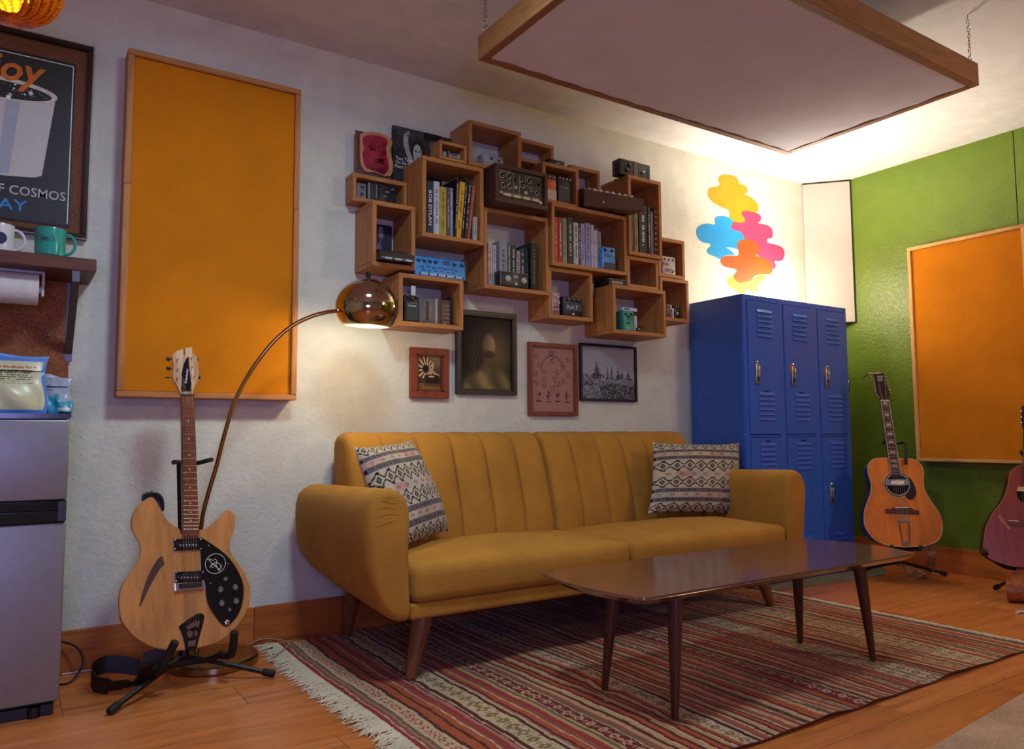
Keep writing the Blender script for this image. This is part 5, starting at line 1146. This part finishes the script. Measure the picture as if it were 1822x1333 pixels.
plate(G, [g5(*p) for p in ((370,543),(378,575),(386,602),(360,625),(320,690),(270,780),(235,860),(205,915),(200,905),(215,840),(240,755),(268,680),(302,615),(338,560))], -.0005, .0012, 'sound_hole', plain('4a2c1a', .6), body, label='slash shaped sound hole', k=2)
for off_, pts in ((.0006, [(305,1222),(360,1160),(430,1085),(490,1040),(505,1120),(530,1185),(545,1236),(420,1240)]),):
    pass
PGM = plain('101012', .12); pg = [(645,412),(672,410),(720,440),(800,495),(870,560),(930,650),(968,740),(972,830),(955,920),(915,1000),(845,1062),(790,1020),(740,950),(705,880),(690,800),(682,700),(660,690),(655,560)]
pk = plate(G, [g5(*p) for p in pg], .0005, .003, 'pickguard', PGM, t, k=2)
c = G(*g5(764, 596), .0042); R1 = (G(*g5(838, 596), .0042)-c).length
ob('ring_print', MB().tube([c+(Vector((1, 0, 0))*cos(a)+Vector((0, .172, .985))*sin(a))*R1 for a in [2*pi*k/40 for k in range(40)]], .0009, 5, closed=True), WHITE, pk)
lg = MB()
for seg in ([(718,570),(735,590),(760,612),(790,640),(808,632),(796,600),(768,585),(740,600),(720,622)],[(715,575),(730,562),(745,575),(760,562),(776,575),(770,600),(748,622),(738,628),(730,612),(750,596)],[(790,640),(812,610),(798,606)],[(765,598),(785,645),(800,650)],[(706,566),(716,560),(724,574)]):
    lg.tube([G(*g5(*p), .0042) for p in seg], .0009, 4)
ob('emblem_print', lg, WHITE, pk)
for (x, y, r) in ((801,790,.0088),(909,773,.0088),(810,892,.0088),(916,876,.0088),(865,938,.0062)):
    kb = knob_on(G, *g5(x, y), r*1.35, .006, .0035, BLACK, pk); knob_on(G, *g5(x, y), r, .008, .0095, plain('b8c0d0', .2, 1.), kb, 'knob_cap')
knob_on(G, *g5(838, 710), .007, .006, .0035, CHROME, pk, 'switch'); knob_on(G, *g5(850, 1032), .0085, .004, .0035, CHROME, pk, 'output_jack')
for (x, y) in ((714,462),(857,596),(726,743)): knob_on(G, *g5(x, y), .0028, .0015, .0035, CHROME, pk, 'screw')
def pickup(x0, y0, x1, y1):
    p = plate(G, [g5(x0, y0+10), g5(x1, y0), g5(x1+4, y1-8), g5(x0+4, y1)], .0005, .006, 'pickup', PGM, t, smooth_=False, bevel=.0012)
    xa, xb, ya, yb = x0+38, x1-36, y0+24, y1-20
    plate(G, [g5(xa, ya), g5(xb, ya-6), g5(xb+10, (ya+yb)/2), g5(xb, yb-6), g5(xa, yb), g5(xa-12, (ya+yb)/2)], .0065, .005, 'coil_cover', plain('1c1c20', .25), p, k=2)
    for (u, v) in ((.06,.15),(.06,.85),(.95,.12),(.95,.85)): knob_on(G, *g5(x0+(x1-x0)*u, y0+(y1-y0)*v), .0025, .001, .0065, CHROME, p, 'screw')
    for i in range(6): knob_on(G, *g5(xa+(xb-xa)*(i+.5)/6, (ya+yb)/2+4), .0024, .001, .0115, CHROME, p, 'pole_piece')
pickup(455, 405, 668, 500); pickup(462, 648, 682, 738)
br = plate(G, [g5(464,742),g5(682,732),g5(684,776),g5(468,800)], .0005, .010, 'bridge', CHROME, t, smooth_=False, bevel=.001)
plate(G, [g5(490,746),g5(662,736),g5(664,770),g5(492,786)], .0105, .0008, 'bridge_inset', BLACK, br, smooth_=False)
# R shaped tailpiece
tp = plate(G, [g5(*p) for p in ((492,1062),(560,1010),(630,968),(668,964),(684,985),(676,1030),(660,1090),(640,1160),(625,1232),(590,1240),(542,1236),(535,1180),(520,1120))], .0006, .004, 'tailpiece', PGM, t, smooth_=False, bevel=.001)
for pts in ([(545,1062),(610,1022),(650,1018),(640,1075),(618,1060),(585,1075),(560,1090)],[(550,1110),(570,1092),(598,1100),(590,1140),(565,1148)],[(562,1170),(622,1160),(614,1205),(560,1212)],[(612,1090),(634,1100),(622,1140),(606,1120)]): plate(G, [g5(*p) for p in pts], .0046, .0006, 'cutout', plain('7a5a4a', .3, .5), tp, smooth_=False)
# neck and frets
nk = [g(275,200),g(320,200),g(338,688),g(281,688)]
nko = ob('neck', MB().prism([G(*p, .010) for p in nk], -G.n*.022), wood('7a3e24', '54281a', 'z', .3, 1.2, .03, .3), t, bevel=.003)
def nkx(y, u):
    t_ = (y-nk[0][1])/(nk[3][1]-nk[0][1]); a = nk[0][0]+(nk[3][0]-nk[0][0])*t_; b = nk[1][0]+(nk[2][0]-nk[1][0])*t_; return a+(b-a)*u
yn, yb_ = g(0, 200)[1], g5(0, 760)[1]; sc_ = yb_-yn
for k in range(1, 22):
    y = yn+sc_*(1-2**(-k/12))*1.0
    if y > nk[2][1]-1: break
    ob('fret', MB().tube([G(nkx(y, .03), y, .0104), G(nkx(y, .97), y, .0104)], .0009, 5), plain('c0a890', .25, 1), nko)
    if k in (3, 5, 7, 9, 12, 15, 17, 19):
        ym = yn+sc_*(1-2**(-(k-.5)/12)); knob_on(G, nkx(ym, .5), ym, .0028, .0006, .0100, CREAM, nko, 'inlay_dot')
ob('nut', MB().prism([G(*g(275,194), .013), G(*g(320,194), .013), G(*g(320,200), .013), G(*g(275,200), .013)], -G.n*.014), BLACK, nko)
hs = [(345,850),(300,740),(232,620),(228,560),(240,420),(220,260),(275,212),(275,205),(382,178),(384,270),(414,270),(414,160),(515,148),(522,240),(560,260),(590,300),(612,420),(615,560),(598,650),(560,720),(532,800),(535,850)]
hp = [g4_(*p) for p in hs]
hd = ob('headstock', MB().prism([G(x, y, .004) for x, y in hp], -G.n*.015), wood('c09468', '8a5a34', 'z', .3, .8, .03, .3), t, bevel=.001)
plate(G, [g4_(*p) for p in ((278,210),(382,180),(384,290),(380,420),(355,560),(352,800),(340,820),(300,730),(292,520),(285,400))], .0042, .0008, 'maple_strip', wood('d8b890', 'c8a478', 'z', .3, .8, .03, .3), hd, k=2, smooth_=False)
plate(G, [g4_(*p) for p in ((416,162),(514,150),(520,300),(540,480),(548,640),(528,800),(505,800),(490,560),(480,300),(440,290),(416,330))], .0042, .0008, 'maple_strip', wood('d8b890', 'c8a478', 'z', .3, .8, .03, .3), hd, k=2, smooth_=False)
tr = plate(G, [g4_(*p) for p in ((465,288),(430,320),(395,390),(372,480),(362,560),(365,660),(355,760),(358,800),(505,800),(498,700),(486,560),(470,440),(464,360))], .0052, .0015, 'truss_cover', PGM, hd, smooth_=False)
text('Rickenbacker', G(*g4_(430, 575), .0072), G(*g4_(470, 345), .0)-G(*g4_(420, 780), .0), G(*g4_(380, 575), .0)-G(*g4_(450, 585), .0), .052, .0085, WHITE, tr, shear=.2)
for i, (x, y) in enumerate(((297,335),(304,478),(298,610),(505,312),(512,450),(540,588))):
    knob_on(G, *g4_(x, y), .0028, .010, .005, CHROME, hd, 'tuner_post'); sx = -1 if i < 3 else 1
    kx, ky = ((160,325),(165,465),(150,598),(592,332),(602,470),(622,595))[i]; c = G(*g4_(kx, ky), -.008)
    tk = MB().rbox((0, 0, 0), (.0065 if i < 3 else .004, .004, .0065 if i != 2 else .003), .0028, 2, 1); tk.v = [(x_+c.x, y_+c.y, z_+c.z) for x_, y_, z_ in tk.v]
    q = c+Vector((-sx*.018, 0, 0)); tk.tube([c, q], .0016, 6); ob('tuner_key', tk, BLACK, hd)
sm = MB()
for i in range(6):
    u = (i+.5)/6*.86+.07; a = G(nkx(yn, u), yn, .0145); b = G(g5(530+i*20, 745)[0], g5(0, 752)[1], .0135); sm.tube([a, b], .0005, 4)
    sm.tube([b, G(*g5(548+i*18, 1040), .007)], .0005, 4)
    tgt = ((297,335),(304,478),(298,610),(540,588),(512,450),(505,312))[[2, 1, 0, 5, 4, 3][i] if i < 3 else [3, 4, 5][i-3]]; sm.tube([a, G(*g4_(*tgt), .010)], .0005, 4)
ob('string', sm, plain('c8bca8', .3, 1), t, kind='stuff')
# strap
sb = [G(*g5(300, 110), -.02), G(*g5(335, 85), -.035), G(*g5(360, 120), -.045), G(*g5(368, 180), -.05), G(*g5(365, 230), -.055)]
ST = plain('1c1410', .5, 0, .25)
strap = ribbon(spline([G(*g5(235, 90), -.045), G(*g5(290, 78), -.050), G(*g5(345, 100), -.055), G(*g5(370, 160), -.06), G(*g5(372, 205), -.062)], 4), G.n*.05, .003, 'strap', ST, t)
ob('strap_pad', MB().prism([G(*g5(*p), -.045) for p in smooth_loop([(222,130),(222,90),(250,68),(300,66),(350,76),(380,115),(383,170),(368,215),(330,170),(280,150)], 3)], -G.n*.012), ST, t)
knob_on(G, *g5(290, 62), .004, .008, -.052, CHROME, t, 'strap_button')
fl = [Zp(302, 1172, .03), Zp(290, 1180, .10), Zp(279, 1190, .10), Zp(266, 1206, .06), Zp(248, 1222, .012), Zp(222, 1224, .004), Zp(200, 1213, .004), Zp(192, 1198, .012), Zp(203, 1186, .03), Zp(226, 1181, .045), Zp(250, 1182, .04)]
p_a = G(*g5(330, 1225), -.03); 
pts = [p_a, p_a+Vector((-.015, .0, -.05)), Vector((.40, 2.68, .06)), Vector((.365, 2.70, .022)), Vector((.33, 2.71, .006)), Vector((.285, 2.73, .0045)), Vector((.252, 2.76, .012)), Vector((.248, 2.80, .035)), Vector((.285, 2.82, .048)), Vector((.34, 2.81, .04)), Vector((.40, 2.80, .02))]
wv = [Vector((.075, 0, .01))]*3 + [Vector((.045, -.04, .012)), Vector((.01, -.03, .035)), Vector((.0, -.012, .052)), Vector((0, -.004, .055)), Vector((0, .0, .055)), Vector((0, .004, .055)), Vector((0, .004, .055)), Vector((.0, .004, .055))]
pts = [Vector((p.x, p.y, p.z+(.022 if i > 3 else 0))) for i, p in enumerate(pts)]
ribbon(spline(pts, 5), [w_ for i, w_ in enumerate(wv[:-1]) for _ in range(5)]+[wv[-1]], .003, 'strap', ST, t)

def tripod(label, hub, tips, top, cradle, arms, posttop, kind='black'):
    t2 = thing('guitar_stand', label, 'stand', (hub[0], hub[1], 0)); H = Vector(hub)
    for tp_ in tips:
        tv = Vector(tp_); d_ = (tv-H).normalized(); l = ob('leg', MB().tube([H+d_*.01, tv], .0085, 12), plain('14110f', .3), t2)
        ob('rubber_foot', MB().tube([tv-d_*.035, tv-d_*.03, tv, tv+d_*.006], [.0095, .0125, .0125, .009], 12), BLACKR, l)
    ob('hub', MB().cyl(H+Vector((0, 0, -.012)), H+Vector((0, 0, .035)), .017), BLACK, t2)
    ob('post', MB().tube([H+Vector((0, 0, .02)), Vector(top)], .0105, 12), BLACKM, t2)
    ob('cradle', MB().tube(spline(cradle, 4), .009, 10), BLACKR, t2)
    for a in arms: ob('arm', MB().tube(spline(a, 3), .0125, 10), BLACKR, t2)
    if posttop: ob('yoke', MB().tube(spline(posttop, 4), .0075, 10), BLACKR, t2)
    return t2
hub = (.505, 2.73, .085)
bk = lambda px, py, y: Wp(px, py, y)
A1, A2 = Wp(312, 1142, 2.555), Wp(417, 1124, 2.57)
C1, C2 = Vector((A1.x-.045, A1.y+.085, A1.z-.045)), Vector((A2.x-.035, A2.y+.085, A2.z-.035))
zb_ = G(*g5(500, 1244)).z
cr = [(.405, 2.645, .085), (.44, 2.665, .072), (.505, 2.70, .068), (.57, 2.67, .075), (.60, 2.65, .09)]
T0 = Wp(320, 826, 2.80)
tripod('black tripod stand carrying the blond electric guitar', hub, [Zp(196, 1265, .014), Zp(486, 1199, .014), (.505, 2.99, .014)], (T0.x, 2.80, T0.z), cr,
       [[(.405, 2.645, .085), (.412, 2.59, .088), A1], [(.60, 2.65, .09), (.625, 2.60, .10), A2]],
       [Wp(309, 823, 2.70), Wp(315, 822, 2.76), Wp(330, 826, 2.80), Wp(352, 824, 2.79), Wp(368, 820, 2.74), Wp(376, 818, 2.68)])

# ---- dreadnought acoustic twelve string
h1 = Cc(1520, 640, 6.665); h2 = Cc(1520, 800, 5.555)
G2 = Plane((4.03, 2.31, .42), (-.69, -.70, .17))
bt = [(330,84),(240,84),(185,98),(148,130),(133,180),(140,250),(160,310),(168,370),(155,450),(125,530),(102,600),(95,670),(100,740),(125,800),(170,860),(230,908),(310,942),(420,960),(540,964),(650,960),(750,940),(820,905),(860,850),(874,780),(868,710),(845,640),(800,570),(750,500),(705,420),(685,360),(684,290),(686,230),(672,175),(640,128),(590,100),(520,88)]
bq = [h2(*p) for p in bt]; L_ = smooth_loop(bq, 3); n = len(L_); cx_ = sum(p[0] for p in L_)/n; cy_ = sum(p[1] for p in L_)/n
t = thing('acoustic_guitar', 'orange-topped twelve string acoustic guitar on a stand against the green wall', 'guitar', tuple(G2(*h2(480, 960))))
ob('soundboard', MB().prism([G2(x, y, 0) for x, y in L_], -G2.n*.004), wood('cc742c', 'b45c1c', 'z', .22, .6, .02, .5), t)
ob('binding', MB().tube([G2(x, y, -.001)+(G2(cx_, cy_)-G2(x, y))*.004 for x, y in L_], .0022, 6, closed=True), plain('d0a878', .4), t)
ob('sides_and_back', MB().prism([G2(x, y, -.0045) for x, y in L_], -G2.n*.098), wood('3a1e12', '221008', 'z', .2, .8, .02, .6), t, angle=50)
sh_c = G2(*h2(430, 345), .0005); ru = (G2(*h2(540, 345), .0005)-sh_c); Rs = ru.length; e1 = ru.normalized(); e2 = G2.n.cross(e1).normalized()
def ringp(c, r, k=36): return [c+e1*cos(2*pi*i/k)*r+e2*sin(2*pi*i/k)*r for i in range(k)]
ob('rosette', MB().tube(ringp(sh_c, Rs*1.05), .0022, 6, closed=True).tube(ringp(sh_c, Rs*1.25), .0012, 6, closed=True), plain('d8ccb0', .4), t)
mb = MB(); A_, B_ = ringp(sh_c, Rs*1.1), ringp(sh_c, Rs*1.24); mb.add(A_+B_, [(i, (i+1) % 36, (i+1) % 36+36, i+36) for i in range(36)]); ob('rosette_band', mb, plain('4a3020', .4), t)
ob('sound_hole', MB().prism(ringp(sh_c, Rs), G2.n*.0006), plain('0c0604', .9), t)
plate(G2, [h2(*p) for p in ((540,275),(580,320),(605,380),(613,430),(598,475),(565,498),(530,485),(505,455),(530,420),(548,370),(545,320))], .0008, .0015, 'pickguard', plain('241a16', .3), t, k=3)
plate(G2, [h2(*p) for p in ((312,585),(352,590),(400,568),(545,568),(600,598),(642,598),(642,642),(560,638),(420,632),(315,628))], .0005, .009, 'bridge', wood('4e2818', '34180e', 'x', .4, 1.2), t, smooth_=False, bevel=.002)
plate(G2, [h2(405,571),h2(545,569),h2(545,577),h2(405,579)], .0098, .003, 'saddle', CREAM, t, smooth_=False)
tp = plate(G2, [h2(428,680),(h2(520,690)),h2(545,690),h2(545,712),h2(440,712)], .001, .007, 'tailpiece', CHROME, t, smooth_=False)
for (a, b) in (((440,712),(478,910)),((543,712),(545,910))): ob('tail_rod', MB().tube([G2(*h2(*a), .005), G2(*h2(*b), .004)], .0022, 6), CHROME, tp)
plate(G2, [h2(472,905),h2(550,905),h2(552,955),h2(476,955)], .0008, .004, 'tail_plate', plain('b08a70', .25, .8), tp, smooth_=False)
pu = plate(G2, [h2(*p) for p in ((300,325),(312,302),(380,294),(480,292),(535,300),(548,325),(535,350),(480,356),(380,356),(315,350))], .004, .012, 'pickup', plain('9a9ca2', .3, .7), t, k=2)
plate(G2, [h2(362,325),h2(375,308),h2(480,306),h2(492,324),h2(480,342),h2(375,342)], .0162, .001, 'cover_plate', CREAM, pu, k=2)
nk2 = [h1(312,480),h1(412,480),h1(553,1333),h1(430,1333)]; e = .252
nk2 = [nk2[0], nk2[1], h2(468,262), h2(362,262)]
no = ob('neck', MB().prism([G2(*p, .008) for p in nk2], -G2.n*.022), wood('3c1e14', '26120c', 'z', .35, 1.2), t, bevel=.002)
def nx2(y, u):
    t_ = (y-nk2[0][1])/(nk2[3][1]-nk2[0][1]); a = nk2[0][0]+(nk2[3][0]-nk2[0][0])*t_; b = nk2[1][0]+(nk2[2][0]-nk2[1][0])*t_; return a+(b-a)*u
for u in (.03, .97): ob('edge_binding', MB().tube([G2(nx2(nk2[0][1], u), nk2[0][1], .0085), G2(nx2(nk2[3][1], u), nk2[3][1], .0085)], .0014, 5), plain('cbb8a4', .4), no)
y0_, y1_ = h1(0, 480)[1], h2(0, 573)[1]; s2 = (y1_-y0_)
for k in range(1, 21):
    y = y0_+s2*(1-2**(-k/12)); yp_ = y0_+s2*(1-2**(-(k-1)/12))
    if y > nk2[3][1]: break
    ob('fret', MB().tube([G2(nx2(y, .04), y, .0086), G2(nx2(y, .96), y, .0086)], .0010, 5), plain('c8b8a8', .3, 1), no)
    if k in (1, 3, 5, 7, 9, 12, 15, 17):
        q = [(u, yp_+(y-yp_)*v) for u, v in ((.24, .25), (.76, .25), (.76, .75), (.24, .75))]; plate(G2, [(nx2(b, a), b) for a, b in q], .0081, .0006, 'block_inlay', plain('b8aca4', .3), no, smooth_=False)
ob('nut', MB().prism([G2(*p, .011) for p in (h1(314,478),h1(412,478),h1(413,488),h1(316,488))], -G2.n*.01), CREAM, no)
hd = ob('headstock', MB().prism([G2(*h1(*p), .004) for p in ((312,480),(300,450),(262,412),(252,360),(240,260),(222,185),(225,160),(300,150),(340,158),(352,180),(372,250),(398,330),(420,400),(412,440),(412,480))], -G2.n*.016), wood('2c1a12', '1c0e0a', 'z', .3, 1), t, bevel=.001)
ob('edge_binding', MB().tube([G2(*h1(*p), .0045) for p in ((300,450),(262,412),(252,360),(240,260),(222,185))], .0014, 5), plain('cbb8a4', .4), hd)
text('VOX', G2(*h1(306, 226), .006), e1, Vector((0, 0, 1)), .030, .036, plain('d8d0c0', .4), hd)
for i in range(6):
    xl, yl = 252+8*i, 200+38*i; xr, yr = 350+10*i, 200+38*i
    for (x, y, s_, dx) in ((xl+5, yl, -1, 60-4*i), (xr, yr, 1, 42)):
        knob_on(G2, *h1(x, y), .0024, .009, .004, CHROME, hd, 'tuner_post'); ca, cb = G2(*h1(x, y+5), -.006), G2(*h1(x+s_*dx, y+8), -.006)
        ob('tuner_key', MB().tube([ca, cb-(cb-ca)*.2, cb-(cb-ca)*.15, cb, cb+(cb-ca)*.04], [.0018, .0018, .0058, .0058, .002], 8), plain('c8c4bc', .2, 1), hd)
cp = ob('capo', MB().prism([G2(*h1(*p), .012) for p in ((165,152),(178,150),(318,148),(322,168),(180,176),(165,170))], -G2.n*.012), plain('b8a078', .35, .4), t, label='brass capo clipped on the headstock tip', bevel=.002)
ob('capo_lever', MB().tube([G2(*h1(*p), -.004) for p in ((200,160),(150,180),(115,205),(88,245))], [.005, .004, .003, .0015], 8), BLACK, cp)
sm = MB()
for i in range(6):
    u = .12+.152*i; sm.tube([G2(nx2(y0_, u), y0_, .0115), G2(*h2(420+22*i, 575), .013), G2(*h2(436+17*i, 695), .008)], .0006, 4); sm.tube([G2(nx2(y0_, u), y0_, .0115), G2(*h1((257+8*(5-i)*1 if i < 3 else 350+10*(5-i)), 200+30*(5-i if i > 2 else i+2)), .010)], .0005, 4)
ob('string', sm, plain('c8bca8', .3, 1), t, kind='stuff')
# its stand
hx = G2(*h2(480, 960), -.06); hub = (hx.x+.02, hx.y+.03, .10)
LEFTV = -e1 if e1.dot(_R) > 0 else e1; RIGHTV = -LEFTV; bx_ = Vector((hx.x, hx.y, 0))
s2_ = tripod('black stand under the twelve string acoustic guitar', hub, [Zp(1682, 1021, .014), Zp(1540, 1012, .0205), (4.28, 2.62, .0205)], tuple(G2(*h1(430, 1000), -.14)),
       [G2(*h2(380, 975), -.05), G2(*h2(430, 985), -.06), G2(*h2(500, 990), -.08), G2(*h2(560, 985), -.06), G2(*h2(610, 970), -.05)],
       [[G2(*h2(380, 975), -.05), G2(*h2(375, 976), -.02), G2(*h2(370, 965), .015)], [G2(*h2(610, 970), -.05), G2(*h2(640, 985), -.02), G2(*h2(660, 968), .015)]],
       [G2(*h1(352, 975), -.03), G2(*h1(352, 990), -.10), G2(*h1(440, 1000), -.14), G2(*h1(590, 985), -.12), G2(*h1(605, 1000), -.05), G2(*h1(612, 1150), .012), G2(*h1(612, 1245), .016)])
# patterned guitar strap hanging to the floor
pt_strap = plain('8a6844', .8, 0, .6, .4, 120)
a_, b_2 = G2(*h2(760, 950), -.06), Vector((0, 0, 0))
W3 = RIGHTV*.05
st = [G2(*h2(758, 935), -.07), G2(*h2(758, 1050), -.075), Zp(1655, 1012, .05), Zp(1648, 1024, .012), Zp(1636, 1029, .005), Zp(1622, 1018, .008), Zp(1604, 1004, .045), Zp(1600, 998, .07)]
wv = [W3, W3, W3*.9, W3*.7+Vector((0, 0, .02)), Vector((.012, -.03, .028)), Vector((.02, -.028, .03)), Vector((.02, -.03, .028)), Vector((.02, -.03, .028))]
st = [Vector((p.x, p.y, max(p.z, .016))) for p in st]
ribbon(spline(st, 5), [w_ for w_ in wv[:-1] for _ in range(5)]+[wv[-1]], .003, 'strap', pt_strap, t, label='brown and cream patterned strap')

# ---- brown acoustic cut off by the right edge
k3 = Cc(1720, 800, 4.765); G3 = Plane((4.00, 1.80, .40), (-.80, -.58, .17))
left = [(486,130),(440,140),(400,165),(370,210),(355,270),(345,330),(320,400),(280,470),(230,530),(190,600),(160,680),(148,760),(142,830),(160,890),(220,935),(300,965),(380,985),(460,990)]
def mir(p):
    ax0 = 500+(p[1]-130)*.045; return (2*ax0-p[0]+30, p[1]+ (p[0]-ax0)*-.02)
loop3 = left + [mir(p) for p in reversed(left[1:])]
bq = [k3(*p) for p in loop3]; L_ = smooth_loop(bq, 3); cx_ = sum(p[0] for p in L_)/len(L_); cy_ = sum(p[1] for p in L_)/len(L_)
t = thing('acoustic_guitar', 'worn red brown acoustic guitar cut off by the right edge of the picture', 'guitar', tuple(G3(*k3(480, 990))))
SG = wood('82381f', '5c2010', 'z', .28, .7, .03, .4)
ob('soundboard', MB().prism([G3(x, y, 0) for x, y in L_], -G3.n*.004), SG, t)
ob('binding', MB().tube([G3(x, y, -.001) for x, y in L_], .0018, 6, closed=True), plain('9a6a50', .4), t)
ob('sides_and_back', MB().prism([G3(x, y, -.0045) for x, y in L_], -G3.n*.095), wood('4a1c12', '30100a', 'z', .25, .8), t, angle=50)
sc3 = G3(*k3(505, 385), .0006); f1 = (G3(*k3(585, 385), .0006)-sc3); r3 = f1.length; f1.normalize(); f2 = G3.n.cross(f1)
ob('sound_hole', MB().prism([sc3+f1*cos(2*pi*i/32)*r3+f2*sin(2*pi*i/32)*r3 for i in range(32)], G3.n*.0006), plain('0c0604', .9), t)
plate(G3, [k3(*p) for p in ((425,352),(436,316),(560,312),(590,320),(590,352),(500,356))], .004, .010, 'pickup', plain('c8b070', .35), t, smooth_=False, bevel=.001)
plate(G3, [k3(*p) for p in ((345,612),(352,596),(450,600),(620,610),(640,630),(620,650),(450,650),(380,640))], .0006, .008, 'bridge', wood('6a3020', '4a1c12', 'x', .35, 1), t, smooth_=False, bevel=.001)
plate(G3, [k3(352,598),k3(440,604),k3(440,610),k3(350,604)], .009, .003, 'saddle', CREAM, t, smooth_=False)
plate(G3, [k3(*p) for p in ((270,560),(285,556),(330,610),(370,660),(362,680),(310,630),(275,590))], .0006, .0008, 'wear_mark', plain('a8604a', .5), t, label='pale worn scratch in the finish')
plate(G3, [k3(*p) for p in ((500,440),(560,430),(600,480),(590,560),(520,580),(495,540))], .0006, .0012, 'pickguard', plain('1c1210', .3), t, k=3)
no = ob('neck', MB().prism([G3(*k3(*p), .008) for p in ((485,-180),(535,-180),(545,330),(480,330))], -G3.n*.02), wood('3c1e14', '26120c', 'z', .35, 1.2), t, bevel=.002)
hd = ob('headstock', MB().prism([G3(*k3(*p), .004) for p in ((480,-180),(465,-240),(470,-370),(550,-370),(555,-240),(540,-180))], -G3.n*.015), wood('3c1e14', '26120c', 'z', .35, 1.2), t, bevel=.001)
for i in range(6):
    x, y = (462 if i < 3 else 562), -230-48*(i % 3); c = G3(*k3(x, y), -.004); ob('tuner_key', MB().lathe(c, [(.006, -.004), (.007, 0), (.005, .006), (0, .007)], 10, G3.n), CHROME, hd)
sm = MB()
for i in range(6): sm.tube([G3(*k3(490+8*i, -180), .011), G3(*k3(470+16*i, 605), .012)], .0006, 4)
ob('string', sm, plain('c8bca8', .3, 1), t, kind='stuff')
ob('strap_button', MB().lathe(G3(*k3(158, 872), .002), [(.010, -.002), (.011, .004), (.006, .010), (0, .011)], 14, G3.n), BLACK, t)
# stand with tan leather strap bundle
E1 = f1 if f1.dot(_R) > 0 else -f1
hb = G3(*k3(470, 1000), -.06); hub = (hb.x, hb.y, .12)
s3 = tripod('black stand under the red brown acoustic guitar', hub, [Zp(1771, 1046, .014), (4.00, 1.46, .014), (4.25, 1.75, .014)], tuple(G3(*k3(500, 60), -.13)),
       [G3(*k3(180, 905), -.02), G3(*k3(300, 985), -.04), G3(*k3(400, 1010), -.06), G3(*k3(560, 1010), -.06), G3(*k3(640, 1000), -.04)],
       [[G3(*k3(180, 905), -.02), G3(*k3(150, 870), .004), G3(*k3(146, 858), .012)], [G3(*k3(640, 1000), -.04), G3(*k3(660, 990), .01)]], [G3(*k3(460, 20), -.02), G3(*k3(500, 60), -.13), G3(*k3(560, 20), -.02)])
LEA = plain('8a4c26', .35, 0, .2)
u_ = E1; b0 = G3(*k3(400, 1170), -.02); cz_ = .062
ctr = Vector((b0.x, b0.y, 0)); pts = []
for i in range(15):
    a = radians(100-i*19); pts.append(ctr+u_*(.055*cos(a)-.0)+Vector((0, 0, cz_+.056*sin(a))))
base_ = ctr+u_*.0
NH = Vector((G3.n.x, G3.n.y, 0)).normalized(); c3 = ctr+E1*(.015)
LT_ = [c3+NH*d_+E1*e_+Vector((0, 0, z_)) for d_, e_, z_ in ((-.03, .035, .165), (-.015, .02, .135), (.012, .0, .112), (.045, -.012, .092), (.060, -.014, .060), (.050, -.010, .028), (.020, 0, .008), (-.03, .01, .006), (-.07, .02, .006))]
ribbon(spline(LT_, 5), [E1*(.035+.055*min(1, i/12)) for i in range(len(spline(LT_, 5)))], .004, 'leather_strap', LEA, t, label='glossy tan leather strap looped down to the floor')
ob('white_cable_end', MB().tube([Zp(1808, 1091, .006), Zp(1816, 1088, .008), Zp(1830, 1090, .006)], .006, 8), plain('d0c4b4', .5), None, 'small white scrap on the floor at the right edge of the picture', 'scrap')
fit_texts()
